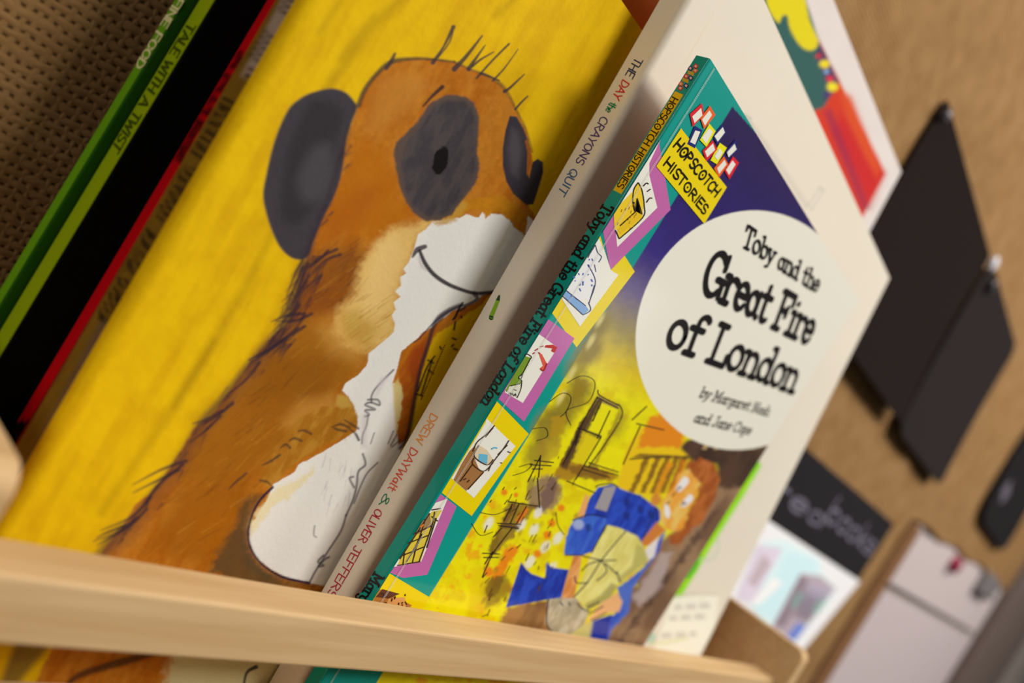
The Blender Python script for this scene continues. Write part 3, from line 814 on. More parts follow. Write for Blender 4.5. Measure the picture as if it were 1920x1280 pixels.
    for pts in (((490, 610), (300, 900)), ((520, 600), (500, 700), (420, 920)), ((460, 650), (410, 800), (340, 920)), ((390, 740), (500, 690)), ((350, 800), (480, 750)), ((310, 880), (460, 820)), ((285, 940), (430, 915)), ((440, 740), (390, 860)), ((530, 640), (470, 830)), ((500, 590), (560, 580)), ((330, 860), (320, 930)), ((400, 840), (380, 920)), ((500, 630), (540, 660))):
        S(cF, pts, 2.2, ink(66, 46, 30, 1.0), 6)
    S(cF, ((430, 700), (450, 680)), 3, ink(226, 120, 40), 7)
    for k in range(16):
        x, y = rnd.uniform(190, 360), rnd.uniform(1110, 1200)
        S(cF, ((x, y), (x + rnd.uniform(-10, 14), y + rnd.uniform(8, 24))), 2.2, ink(60, 34, 16, 1.0), 6)
    G(ink(86, 46, 30), cF((190, 1090), (300, 1120), (230, 1150), (150, 1140)), 4)
    G(ink(206, 150, 86), cF((230, 1150), (330, 1140), (350, 1200), (200, 1215)), 4)
    # hinge crease: two hairline scuffs
    for off in (3.3, 3.75):
        P = np.array([(off, 0, -208), (off, 0, -0.3)]) + PT.n * 0.25
        fc.stroke3(P, PT.n, 0.11, ink(205, 205, 198))
    # logo: yellow box, paving tiles, hand lettering
    G(YEL, cB((672, 320), (1130, 910), (905, 1275), (425, 700)), 6)
    tiles = [(RED, ((1055, 660), (1085, 800), (945, 945), (910, 790)), ((1045, 715), (1060, 805), (965, 900), (938, 818)), cA), (ORA, ((1150, 690), (1218, 800), (1080, 972), (1035, 840)), ((1145, 745), (1175, 800), (1090, 930), (1055, 855)), cA),
             (NAVY, ((970, 930), (1065, 985), (970, 1200), (880, 1150)), ((975, 985), (1035, 1000), (972, 1155), (912, 1125)), cA), (LEMON, ((1145, 905), (1220, 995), (1110, 1185), (1030, 1100)), ((1140, 960), (1185, 1000), (1105, 1145), (1055, 1075)), cA),
             (NAVY, ((1300, 915), (1350, 1010), (1240, 1155), (1185, 1050)), ((1305, 945), (1330, 1010), (1245, 1120), (1205, 1055)), cA),
             (RED, ((985, 440), (1035, 530), (925, 650), (885, 545)), ((990, 470), (1010, 535), (930, 610), (910, 550)), cB), (LEMON, ((1060, 465), (1130, 515), (1030, 680), (965, 640)), ((1055, 520), (1085, 560), (1035, 640), (1005, 600)), cB),
             (NAVY, ((1220, 430), (1238, 540), (1150, 620), (1115, 550)), ((1205, 475), (1225, 530), (1145, 610), (1130, 560)), cB), (ORA, ((1100, 600), (1145, 680), (1050, 815), (1000, 720)), ((1105, 635), (1125, 680), (1050, 775), (1030, 720)), cB),
             (RED, ((1190, 600), (1250, 665), (1155, 830), (1105, 745)), ((1185, 640), (1215, 680), (1150, 785), (1120, 735)), cB)]
    for k, (c, o_, i_, f) in enumerate(tiles):
        G(c, f(*o_), 7 + (k % 2)); G(WHT, f(*i_), 9)
    tx = lambda s, f, font, a, b, u, w, layer=9, **k: text(fc, PT, s, font, f(a)[0], f(b)[0], f(u)[0], w, BLK, layer, **k)
    tx('H0PSC0TCH', cB, HAND, (590, 500), (1010, 1010), (660, 420), .205, jitter=.04)
    tx('HIST0RIES', cB, HAND, (495, 680), (900, 1180), (555, 600), .205, jitter=.04)
    tx('Toby and the', c3, SLAB, (562, 213), (935, 446), (590, 112), .15)
    tx('Great Fire', c3, SLAB, (352, 437), (890, 705), (420, 228), .168)
    tx('of London', c3, SLAB, (172, 707), (812, 945), (245, 508), .168)
    tx('by Margaret Nash', c3, SLAB, (345, 968), (690, 1064), (372, 918), .12)
    tx('and Jane Cope', c3, SLAB, (318, 1092), (598, 1158), (345, 1042), .12)


def toby_spine(cv, sp):
    G = lambda c, pts, l=1: sp.ppoly(PS, pts, c, l)
    # logo block and series name on yellow
    for (x, y), c in (((990, 220), RED), ((925, 245), NAVY), ((985, 272), ORA), ((875, 340), RED), ((930, 362), NAVY), ((812, 432), ORA), ((875, 455), NAVY), ((806, 482), RED)):
        G(c, cA((x - 4, y - 36), (x + 34, y - 4), (x + 4, y + 36), (x - 34, y + 4)), 2)
        G(ink(230, 180, 170), cA((x - 2, y - 20), (x + 19, y - 2), (x + 2, y + 20), (x - 19, y + 2)), 3)
    for x, y in ((930, 302), (865, 388)): G(ink(190, 160, 60), cA((x - 34, y - 34), (x + 40, y - 10), (x + 34, y + 36), (x - 40, y + 8)), 1)
    G(ink(230, 182, 30), [(1266, 171), (1281, 178), (1165, 364), (1150, 356)], 1)
    text(sp, PS, 'H0PSC0TCH HIST0RIES', HAND, (1261, 181), (1157, 348), (1272, 187), .14, BLK, 3)
    text(sp, PS, 'Toby and the Great Fire of London', SLAB, (1133, 380), (902, 753), (1151, 390), .15, BLK, 3)
    text(sp, PS, 'Margaret Nash', SLAB, (703, 1072), (607, 1226), (721, 1082), .15, BLK, 3)


al = 0.7 * math.pi / 2
book('history_storybook', 'slim teal-spined storybook with a yellow fire scene and white title oval, foremost in the rack', 2.3,
     0, 167, FLOOR, 0.4, lambda x, z: 0 * x, lambda x: 4.6 + 0 * x, 0.7, M_GLOSS, TEAL, ink(226, 220, 205), toby_spine, toby_front, back=ink(150, 96, 20),
     s_cols=np.r_[np.arange(al, al + 60, 0.3), np.arange(al + 60, al + 166.3, 0.42), al + 166.3], z_rows=np.linspace(FLOOR, 0.4, 620), y_cols=4, z_spine=np.linspace(FLOOR, 0.4, 12))

# ---------------------------------------------------------------- large cream picture book behind it
def cy(x, z): return 7.5 + (z + 167) * (0.0538 + np.clip(x, 0, 260) / 250 * 0.0385)


def cth(x): return 9.3 - np.clip(x, 0, 250) / 250 * 4.3


CRX = -0.4
PC = Plane((CRX, 0, 0), (-1, 0, 0))
CREAM = ink(220, 212, 196, 1.08)


def cream_front(cv, fc):
    n = fbm(cv.u / 60, cv.v / 60, 12) - 0.5
    cv.c *= (1 + 0.03 * n)[:, None]
    # green crayon figure peeping out beside the front book, hand-lettered placard, grey pencil sticks
    cv.fill(c8((1330, 120), (1290, 180), (1000, 560), (820, 900), (790, 985), (880, 965), (985, 800), (1065, 660), (1185, 470), (1275, 330), (1370, 165)), ink(146, 208, 24), soft=2.5, color2=ink(120, 196, 30))
    cv.fill(c8((1010, 690), (985, 780), (930, 850), (900, 830), (960, 700)), ink(40, 160, 50), soft=3, alpha=.8)
    cv.stroke(c8((1000, 730), (1060, 735), (1100, 690), (1110, 600)), 3.5, ink(170, 190, 165), .7, 2)
    GR = ink(172, 168, 158)
    cv.stroke([(1395, 214), (1420, 250), (1470, 325), (1512, 388)], 4, GR, .55, 2)
    cv.stroke([(1404, 222), (1460, 300), (1522, 392)], 2, GR, .55, 2)
    cv.stroke([(1398, 216), (1408, 222)], 5, GR, .6, 2)
    cv.stroke([(1512, 388), (1538, 352)], 3, GR, .5, 2); cv.stroke([(1520, 395), (1544, 358)], 3, GR, .5, 2); cv.stroke([(1536, 352), (1544, 356)], 4, GR, .6, 2)
    cv.fill(c8((840, 960), (1120, 935), (1060, 1290), (700, 1330)), ink(228, 220, 205), soft=3)
    cv.stroke(c8((840, 955), (980, 935), (1110, 945)), 4, ink(188, 182, 160), .8, 2)
    cv.stroke(c8((1050, 870), (1000, 1000)), 2, ink(205, 200, 180), .6, 2)
    T = ink(160, 152, 150)
    for y, x0, x1 in ((1020, 850, 1040), (1085, 820, 1010), (1190, 770, 970)):
        x = x0
        while x < x1:
            cv.stroke(c8((x, y + 8 - (x - x0) * .06), (x + 9, y - 14 - (x - x0) * .06), (x + 18, y + 10 - (x - x0) * .06)), 3, T, .65, 2.5)
            x += 20 if (int(x) % 3) else 44
    cv.stroke(c8((700, 1235), (820, 1225), (920, 1200)), 5, ink(196, 196, 120), .6, 3)
    cv.dab(*c8((700, 1200))[0], 12, ink(150, 186, 170), .8)
    # pressed hinge line beside the spine
    cv.stroke([(1400, -80), (1196, 268), (1003, 600), (720, 1080)], 1.2, ink(204, 190, 160), .8, 1)


def cream_spine(cv, sp):
    """hand lettering in several crayon colours, reading downwards"""
    def word(s, y0, y1, c, k=0.95):
        pt = lambda y, off: (1247 - y * 0.5747 + off * 0.866 - 0, y + off * 0.5)
        text(sp, PC, s, HAND, pt(y0, 5.5), pt(y1, 5.5), pt(y0, 5.5 + 15.5 * k), .125, c, 2, jitter=.05)
    word('THE', 104, 137, ink(44, 50, 90)); word('DAY', 146, 179, ink(190, 48, 44)); word('the', 187, 204, ink(30, 120, 84), .9)
    word('CRAYONS', 214, 300, ink(82, 60, 112)); word('QUIT', 311, 357, ink(56, 92, 136))
    word('DREW', 771, 824, ink(214, 142, 70)); word('DAYWalt', 835, 912, ink(200, 84, 60), .95); word('&', 920, 942, ink(34, 120, 84), .9)
    word('OLIVER', 949, 1009, ink(170, 50, 66)); word('JEFFERS', 1019, 1112, ink(168, 44, 60))
    g = lambda c, pts, l: sp.ppoly(PC, cE(*pts), c, l)
    g(ink(122, 168, 40), ((345, 112), (380, 118), (322, 262), (284, 250)), 2)
    g(ink(36, 70, 40), ((372, 62), (384, 68), (380, 118), (345, 112), (350, 100)), 3)
    g(ink(36, 70, 40), ((284, 250), (322, 262), (318, 290), (296, 296), (280, 282)), 3)
    sp.pstroke(PC, cE((290, 272), (318, 282)), 1.2, ink(122, 168, 40), 4)


al = 2.2 * math.pi / 2
book('picture_book', 'large cream picture book with coloured hand-lettered spine, directly behind the teal-spined book', 14,
     CRX, 250, FLOOR, 39.5, cy, cth, 2.2, M_SATIN, CREAM, ink(224, 216, 200), cream_spine, cream_front,
     s_cols=np.linspace(al, al + 248.2, 420), z_rows=np.linspace(FLOOR, 39.5, 400), y_cols=6, z_spine=np.linspace(FLOOR, 39.5, 16))

# ---------------------------------------------------------------- yellow picture book with the painted meerkat
MX = -89.0
tm = math.tan(math.radians(4.07))
def my(x, z): return 18.5 + (z + 167) * tm + 0 * x


m1 = lambda *a: q(480, 140, 3.048, a)
m2 = lambda *a: q(520, 380, 3.764, a)
m3 = lambda *a: q(640, 540, 4.0, a)
m4 = lambda *a: q(380, 700, 3.048, a)
h2 = lambda *a: q(600, 0, 2.977, a)
z4 = lambda *a: q(0, 400, 2.977, a)
z6 = lambda *a: q(0, 850, 2.977, a)
MYEL = ink(222, 182, 0, 1.14)
FUR = ink(52, 38, 50, 1.0)
GREY = ink(62, 58, 64, 1.1)


wash = ink


def meerkat_front(cv, fc):
    rnd = random.Random(11)
    def ink(r, g, b, k=None): return wash(r * .94, g * .97, b * .8) * .84 if k is None and r < 225 and r > g > b else wash(r, g, b, 1.22 if k is None else k)
    # yellow wash with brush streaks
    n = fbm(cv.al / 150, cv.ac / 22, 3); n2 = fbm(cv.u / 30, cv.v / 30, 6)
    t = np.clip(sstep(0.35, 0.75, n) * 0.38 + (n2 - 0.5) * 0.5 + .1, 0, 1)
    cv.c = cv.c * (1 - t[:, None]) + ink(200, 150, 0, 1.05) * t[:, None]
    for pts, w in (((1000, -40), (930, 30)), 12), (((770, -20), (690, 60), (610, 170)), 16), (((560, 330), (470, 520), (330, 760)), 12), (((400, 640), (300, 800), (190, 960)), 14), (((660, -30), (600, 60)), 12), (((700, 30), (640, 110)), 9):
        cv.stroke(pts, w, ink(160, 118, 8), .4, 12)
    # body and head
    body = [(672, 198), (684, 168), (707, 138), (734, 116), (775, 110), (808, 111), (852, 116), (885, 131), (912, 141), (939, 158), (956, 181), (969, 208), (986, 242), (996, 285), (1002, 330), (990, 385), (1012, 420), (1040, 420),
            (980, 480), (905, 570), (845, 610), (775, 650), (790, 700), (760, 800), (700, 900), (640, 1105), (600, 1320), (20, 1400), (70, 1270), (150, 1110), (200, 1022), (225, 995), (250, 950), (290, 915), (330, 862), (362, 805), (395, 780), (440, 722), (468, 682), (500, 640), (540, 605), (560, 545), (572, 490), (588, 440), (604, 400), (640, 310), (655, 240)]
    cv.fill(body, ink(206, 128, 44), soft=2.5, warp=2, color2=ink(190, 106, 20), tscale=30, tex=.16, seed=1)
    R = lambda f, pts, c, a=.8, s=14, **k: cv.fill(f(*pts), c, soft=s, alpha=a, **k)
    R(m1, ((560, 350), (760, 480), (830, 700), (900, 830), (700, 950), (420, 900), (400, 780), (480, 620)), ink(196, 112, 12), .8, 24)
    R(m1, ((420, 760), (600, 640), (720, 640), (640, 820), (480, 960), (360, 900)), ink(180, 92, 18), .55, 22)
    R(m1, ((700, 20), (900, 0), (1000, 60), (900, 200), (700, 330), (620, 330)), ink(208, 138, 64), .6, 20)
    R(m2, ((60, 800), (180, 420), (330, 330), (560, 300), (640, 380), (560, 620), (450, 760), (250, 820), (60, 900)), ink(142, 78, 26), .8, 26)
    R(m2, ((150, 620), (380, 560), (500, 640), (430, 760), (200, 800)), ink(150, 76, 24), .6, 18)
    R(m2, ((-60, 1000), (200, 820), (520, 900), (640, 1080), (500, 1280), (200, 1400), (-200, 1400)), ink(158, 96, 20), .75, 28)
    R(z4, ((1100, 1150), (1500, 760), (1800, 800), (1900, 1100), (1700, 1300), (1200, 1500), (1000, 1450)), ink(150, 88, 16), .7, 30)
    R(m4, ((-150, 500), (200, 200), (520, 170), (560, 330), (300, 560), (0, 800), (-250, 900)), ink(172, 104, 24), .7, 30)
    R(m4, ((-350, 1000), (0, 640), (280, 560), (300, 700), (200, 900), (120, 1130), (-200, 1060)), ink(164, 92, 10), .75, 30)
    R(m4, ((-60, 800), (200, 740), (180, 900), (60, 1060), (-80, 1000)), ink(178, 100, 8), .7, 24)
    # fine brush streaks through the fur
    for k in range(760):
        x, y = rnd.uniform(200, 720), rnd.uniform(480, 1110)
        L_ = rnd.uniform(14, 58); a = math.radians(rnd.uniform(28, 50))
        c = ink(*rnd.choice([(120, 62, 18), (206, 140, 52), (150, 84, 16), (190, 112, 24), (98, 54, 24)]))
        if (x - 180) * 1.25 + (y - 1000) < 60 or x > 560 + (1000 - y) * .28: continue
        cv.stroke([(x, y), (x + L_ * math.cos(a), y - L_ * math.sin(a))], [rnd.uniform(2, 4), 1], c, rnd.uniform(.12, .42), 2.4, False)
    # tan flank between fur and bib
    R(m2, ((1080, 110), (960, 150), (800, 190), (700, 280), (590, 430), (540, 640), (430, 770), (400, 900), (470, 1000), (620, 1060), (760, 1010), (850, 900), (840, 690), (930, 420), (1000, 240), (1120, 150)), ink(214, 178, 104, 1.2), .92, 13, warp=6, tex=.1)
    R(m2, ((700, 300), (820, 220), (900, 330), (840, 560), (760, 760), (600, 800), (620, 560)), ink(222, 190, 122, 1.2), .6, 18)
    R(m2, ((300, 900), (460, 760), (600, 860), (700, 1000), (560, 1120), (380, 1060)), ink(204, 152, 70, 1.15), .55, 22)
    R(m4, ((560, 160), (740, 120), (800, 200), (700, 300), (520, 360), (460, 280)), ink(204, 148, 66, 1.15), .5, 18)
    R(m2, ((440, 780), (560, 760), (700, 880), (640, 1030), (480, 960)), ink(196, 146, 66), .6, 14)
    for k in range(60):
        x, y = rnd.uniform(640, 745), rnd.uniform(560, 660)
        cv.stroke([(x, y), (x + 20, y - 14)], [3, 1], ink(*rnd.choice([(176, 120, 40), (222, 190, 116)])), .35, 2, False)
    # bib, muzzle
    bib = [(1018, 424), (985, 402), (962, 396), (936, 402), (918, 400), (905, 396), (898, 408), (875, 402), (862, 408), (840, 410), (812, 415), (800, 428), (783, 440), (778, 462), (766, 492), (757, 503), (762, 512), (750, 520), (752, 535), (742, 545), (750, 556), (738, 566), (742, 580), (735, 590), (741, 608), (738, 622), (718, 640), (692, 662), (688, 685), (672, 702), (648, 718), (642, 732), (655, 745), (664, 762), (670, 790), (668, 808), (640, 826), (600, 850), (560, 870), (552, 885), (512, 908), (503, 932), (486, 960), (467, 990), (467, 1015), (480, 1045), (510, 1068), (535, 1082), (575, 1092), (590, 1095), (616, 1100), (660, 1010), (735, 880), (755, 838), (770, 790), (752, 725), (735, 718), (745, 690), (752, 660), (775, 640), (800, 620), (822, 604), (850, 582), (870, 575), (891, 568), (905, 552), (930, 548), (985, 470)]
    cv.fill(bib, ink(240, 230, 216), soft=1.6, warp=1.2)
    cv.fill(m4((260, 880), (300, 800), (380, 700), (450, 640), (560, 600), (640, 520), (640, 560), (560, 650), (480, 720), (400, 760), (330, 860), (280, 930)), ink(234, 206, 150), soft=5, alpha=.7, warp=5)
    cv.fill(m1((1190, 720), (1320, 700), (1420, 690), (1560, 800), (1540, 930), (1500, 890), (1400, 790), (1360, 780), (1310, 830), (1290, 760), (1220, 770), (1190, 800)), ink(206, 132, 26), soft=2, warp=3, tex=.15)
    cv.fill(m1((1100, 800), (1190, 720), (1220, 745), (1180, 800), (1090, 860), (1000, 850)), ink(214, 160, 74), soft=5, alpha=.85, warp=4)
    # arm on the left of the bib, darker arm on the right
    cv.fill(m4((540, 250), (700, 190), (760, 185), (790, 110), (845, 145), (885, 235), (880, 310), (835, 365), (760, 375), (660, 420), (540, 500), (430, 610), (370, 650), (330, 600), (420, 420)), ink(200, 140, 58), soft=4, alpha=.9, warp=4, color2=ink(178, 112, 30), seed=3, tscale=18)
    cv.fill(m4((770, 120), (830, 130), (860, 190), (790, 200), (760, 180)), ink(212, 168, 92), soft=4, alpha=.8)
    cv.fill(m3((385, 720), (430, 680), (470, 760), (470, 980), (440, 1090), (410, 1100), (395, 900)), ink(224, 194, 140), soft=4, alpha=.9)
    cv.fill(m3((460, 520), (520, 430), (600, 345), (690, 295), (760, 250), (720, 330), (640, 480), (590, 680), (545, 900), (495, 1130), (430, 1180), (415, 1080), (450, 920), (462, 760), (430, 690), (430, 600)), ink(176, 84, 20), soft=2.5, warp=2, color2=ink(196, 110, 22), tscale=14)
    cv.fill(m3((520, 480), (640, 360), (640, 470), (560, 700), (530, 720), (500, 600)), ink(166, 66, 18), soft=6, alpha=.8)
    cv.stroke(m3((905, 120), (820, 160), (740, 220), (690, 290), (640, 460), (590, 620), (550, 830), (500, 1100), (440, 1200)), [5, 9, 12, 8, 8, 7, 8, 8, 6], FUR, .85, 3)
    for pts in (((910, 110), (870, 180), (845, 230)), ((890, 130), (860, 210), (835, 235)), ((930, 140), (890, 170)), ((700, 510), (640, 600), (575, 770)), ((680, 540), (660, 610), (600, 800)), ((650, 540), (690, 560)), ((655, 615), (690, 640)), ((560, 790), (610, 810))):
        cv.stroke(m3(*pts), 3.5, ink(30, 24, 36, 1.0), .9, 1.6)
    for pts in (((855, 255), (845, 310)), ((835, 375), (858, 385)), ((840, 425), (830, 435)), ((845, 455), (868, 462)), ((900, 215), (902, 220)), ((740, 440), (748, 455))):
        cv.stroke(m3(*pts), 4, ink(30, 24, 30, 1.0), .9, 1.5)
    for k in range(30):
        t = k / 29; cv.dab(*m3((775 - 175 * t, 430 + 400 * t))[0], 1.7, ink(120, 40, 36), .9)
    # ears
    cv.fill(m1((330, 98), (430, 78), (510, 100), (560, 150), (578, 190), (552, 260), (520, 360), (505, 470), (480, 600), (440, 710), (380, 830), (330, 950), (290, 1045), (210, 1050), (140, 990), (90, 890), (55, 780), (40, 680), (60, 560), (90, 430), (130, 310), (190, 190), (260, 130)), GREY, soft=2.5, sm=True, tex=.12)
    cv.fill(m1((300, 170), (400, 150), (470, 180), (500, 240), (460, 380), (430, 560), (330, 760), (220, 860), (140, 800), (150, 620), (190, 400)), ink(46, 44, 48, 1.05), soft=14, alpha=.7, sm=True)
    cv.fill(m1((320, 430), (420, 400), (440, 560), (380, 700), (280, 720), (240, 600)), ink(78, 76, 80, 1.1), soft=18, alpha=.7, sm=True)
    # eye patches, pupil, nose
    cv.fill(m1((1000, 160), (1090, 112), (1200, 125), (1245, 160), (1275, 240), (1272, 330), (1265, 440), (1280, 540), (1250, 630), (1180, 720), (1120, 800), (1050, 830), (970, 840), (900, 790), (860, 730), (820, 640), (800, 530), (785, 450), (800, 390), (850, 340), (920, 270), (960, 210)), ink(88, 74, 68, 1.1), soft=3, warp=1.5)
    cv.fill(m1((1010, 190), (1090, 150), (1190, 150), (1230, 190), (1255, 260), (1250, 440), (1255, 540), (1220, 630), (1150, 730), (1090, 800), (980, 810), (900, 750), (850, 640), (830, 500), (870, 380), (950, 280)), GREY, soft=5, alpha=.95, tex=.1, color2=ink(76, 70, 72, 1.1), tscale=16)
    cv.dab(*m1((1055, 490))[0], 14, ink(20, 17, 18, 1.0), 1, ry=27, ang=0.28, edge=.12)
    cv.fill(m1((1450, 235), (1490, 240), (1530, 310), (1562, 400), (1552, 470), (1548, 560), (1562, 590), (1580, 500), (1610, 480), (1640, 500), (1642, 560), (1612, 660), (1585, 740), (1545, 745), (1470, 680), (1430, 610), (1410, 520), (1410, 420), (1425, 320)), ink(56, 52, 60, 1.1), soft=2, tex=.1, sm=False)
    cv.fill(m1((1460, 300), (1500, 330), (1520, 450), (1500, 600), (1460, 560), (1440, 420)), ink(84, 78, 84, 1.1), soft=8, alpha=.7)
    cv.stroke(m1((1545, 380), (1562, 460), (1550, 570)), [5, 7, 2], ink(170, 92, 34), .9, 1.5)
    # brow, mouth, whisker-like head hairs
    cv.stroke(m1((955, 180), (1010, 120), (1065, 70)), [3, 6, 8], ink(44, 36, 42, 1.0), .9, 2)
    cv.stroke(m1((895, 1040), (922, 1000), (966, 982)), [4, 10, 8], ink(58, 46, 56, 1.0), .9, 2)
    cv.stroke(m1((935, 1005), (965, 1075), (1015, 1140), (1085, 1190), (1165, 1225), (1250, 1248), (1330, 1245), (1400, 1236)), [6, 8, 8, 8, 7, 6.5, 7, 8], ink(50, 40, 50, 1.0), .95, 1.8)
    cv.stroke(m2((1390, 640), (1410, 680), (1350, 715), (1300, 730), (1200, 772), (1100, 850), (1000, 960), (960, 985)), [8, 7, 5, 4, 4, 3, 2.5, 2], ink(60, 48, 62, 1.0), .85, 1.8)
    cv.stroke(m1((930, 1040), (945, 1090), (975, 1120)), [2, 4, 2], ink(170, 160, 168), .6, 3)
    cv.stroke([(672, 198), (684, 168), (707, 138), (734, 116), (775, 110), (808, 111), (852, 116)], [9, 9, 8, 9, 6, 5, 4], ink(70, 56, 50, 1.0), .85, 2.5)
    cv.stroke([(852, 116), (885, 131), (912, 141), (939, 158), (956, 181), (969, 208), (986, 242), (998, 285)], [4, 5, 5, 8, 5, 4, 4, 4], ink(90, 60, 46, 1.0), .6, 2.5)
    for pts, w in ((((630, 350), (690, 260), (745, 150)), (8, 4, 8)), (((660, 320), (720, 240), (742, 175)), (3, 3, 3)), (((750, 385), (820, 310), (905, 200)), (10, 7, 3)), (((830, 385), (860, 340), (922, 252)), (9, 6, 2)), (((850, 370), (900, 330), (970, 290)), (5, 4, 2)),
                   (((875, 435), (960, 340), (1055, 245)), (4, 4, 4)), (((965, 450), (1030, 380), (1105, 275)), (4, 3, 1.5)), (((1030, 510), (1060, 490), (1140, 415)), (7, 5, 2)), (((1090, 610), (1120, 575), (1158, 538)), (4, 4, 3)), (((370, 380), (395, 345), (418, 300)), (8, 8, 5)), (((900, 410), (930, 420), (1000, 450)), (5, 4, 3))):
        cv.stroke(h2(*pts), w, ink(64, 54, 58, 1.0), .9, 1.6)
    # dark fur outline and tufts down the back
    cv.stroke([(655, 240), (632, 320), (604, 400), (588, 440), (575, 490), (556, 560), (535, 610), (495, 655), (455, 700), (420, 745), (375, 795), (335, 862), (285, 925), (240, 985), (200, 1025), (150, 1090)], [6, 5, 5, 9, 14, 14, 16, 18, 14, 12, 12, 12, 12, 18, 22, 20], FUR, .6, 8)
    cv.stroke([(566, 520), (548, 590), (505, 655), (465, 705), (425, 752), (385, 800), (345, 868), (300, 930), (255, 990), (215, 1030)], [18, 26, 30, 22, 18, 16, 16, 20, 26, 30], wash(92, 56, 40), .4, 14)
    tufts = [z4(*t) for t in (((1690, 260), (1650, 330), (1600, 460)), ((1690, 300), (1640, 420), (1600, 500)), ((1720, 280), (1680, 380), (1620, 540)), ((1700, 560), (1600, 570), (1515, 604)), ((1740, 560), (1640, 600), (1540, 600)), ((1700, 630), (1560, 720), (1385, 820)), ((1660, 640), (1500, 760), (1390, 815)), ((1600, 700), (1480, 780), (1400, 830)),
                                     ((1450, 830), (1370, 930), (1260, 1020)), ((1240, 1100), (1150, 1150), (1075, 1172)), ((1300, 1060), (1180, 1150), (1100, 1180)), ((1230, 1130), (1160, 1200), (1060, 1280)), ((1900, 230), (1820, 260), (1740, 330)), ((1880, 200), (1800, 240), (1720, 310)), ((1830, 210), (1780, 260), (1720, 300)))]
    tufts += [z6(*t) for t in (((1040, 40), (900, 90), (740, 175)), ((1000, 90), (880, 150), (740, 220)), ((1020, 60), (860, 200), (820, 300)), ((840, 240), (740, 350), (560, 430)), ((820, 310), (700, 420), (520, 490)), ((700, 400), (600, 440), (540, 470)), ((760, 360), (650, 450), (540, 510)))]
    for k in range(110):
        t = rnd.random()
        x, y = 578 - 70 * t + rnd.uniform(-6, 40), 480 + 170 * t
        L_ = rnd.uniform(16, 44); a = math.radians(rnd.uniform(30, 60))
        cv.stroke([(x, y), (x - L_ * math.cos(a) * .7, y + L_ * math.sin(a))], [4.5, 1.2], FUR, rnd.uniform(.2, .65), 2.2, False)
    for t in tufts:
        cv.stroke(t, [6, 5, 1.5], FUR, .8, 2.2)
    for k in range(70):
        t = rnd.random(); i = int(t * 11); base_ = [(640, 290), (600, 400), (575, 480), (550, 570), (520, 630), (470, 690), (420, 745), (370, 800), (330, 865), (280, 930), (230, 995), (180, 1050)][i]
        x, y = base_[0] + rnd.uniform(-4, 26), base_[1] + rnd.uniform(-20, 20)
        L_ = rnd.uniform(12, 34); a = math.radians(rnd.uniform(25, 60))
        cv.stroke([(x, y), (x - L_ * math.cos(a) * .7, y + L_ * math.sin(a))], [4, 1.2], FUR, rnd.uniform(.2, .6), 2.4, False)
    for pts in (((620, 345), (580, 325), (545, 330)), ((565, 385), (525, 370), (495, 385)), ((500, 425), (475, 405), (445, 425)), ((440, 465), (390, 500), (340, 525)), ((250, 570), (190, 620), (150, 660)), ((330, 610), (370, 620), (390, 640)), ((890, 315), (850, 290), (810, 265)), ((840, 310), (790, 290), (750, 300)), ((820, 330), (770, 320), (740, 305)), ((890, 380), (870, 340), (840, 320))):
        cv.stroke(m4(*pts), [4.5, 5, 2], ink(66, 52, 42, 1.0), .75, 2)
    for k in range(40):           # short strokes where the ear meets the cheek and along the neck
        x, y = rnd.uniform(575, 690), rnd.uniform(440, 560)
        cv.stroke([(x, y), (x - rnd.uniform(14, 30), y + rnd.uniform(12, 30))], [2.5, 1], wash(74, 40, 30), rnd.uniform(.15, .45), 2, False)
    cv.fill(m4((330, 700), (290, 760), (262, 860), (262, 960), (300, 1060), (380, 1130), (470, 1175), (360, 1180), (250, 1100), (215, 960), (240, 820)), wash(92, 82, 70), soft=8, alpha=.6)
    # lower leg: dark edge and outline, chest line with scribbled tufts
    cv.fill(m4((340, 690), (290, 740), (255, 850), (245, 940), (275, 1040), (365, 1130), (480, 1185), (640, 1215), (300, 1230), (40, 1130), (100, 1000), (190, 860), (230, 720)), ink(82, 66, 40, 1.1), soft=11, alpha=.85, warp=5)
    cv.stroke(m4((400, 650), (335, 715), (290, 790), (262, 890), (272, 990), (330, 1080), (420, 1145), (500, 1175), (610, 1198)), [5, 5, 4, 3.5, 4, 4, 4.5, 5, 5], ink(46, 32, 56, 1.0), .95, 1.6)
    for pts, w in ((((1090, -20), (1030, 40), (985, 90), (965, 130), (965, 165)), 3.5), (((945, 150), (1000, 150), (1010, 180), (960, 165), (930, 180), (985, 205), (930, 210), (950, 235), (930, 245)), 4), (((945, 240), (935, 300), (915, 350), (910, 400)), 3.5), (((880, 350), (895, 380)), 3), (((915, 460), (930, 520), (890, 560), (880, 640), (860, 720), (820, 810)), 4),
                   (((860, 590), (840, 600), (865, 650)), 4), (((1000, 510), (940, 570), (900, 650), (865, 740)), 3), (((820, 810), (790, 900), (720, 1010), (650, 1120), (610, 1195)), 4), (((690, 1040), (660, 1075), (690, 1095), (665, 1100), (700, 1060), (720, 1050)), 4.5), (((640, 870), (635, 920), (650, 935)), 2), (((1090, 330), (1060, 400)), 2.5), (((1110, 350), (1075, 410)), 2.5), (((1130, 380), (1080, 420)), 2.5), (((980, 340), (960, 400)), 2)):
        cv.stroke(m4(*pts), w, ink(74, 64, 78, 1.0), .8, 2)
    cv.fill(m3((150, 960), (200, 930), (190, 1200), (150, 1200)), ink(190, 180, 184), soft=6, alpha=.5)
    cv.fill(m4((1000, 70), (1020, 20), (1060, 20), (1010, 110), (980, 140)), ink(200, 190, 196), soft=5, alpha=.6)
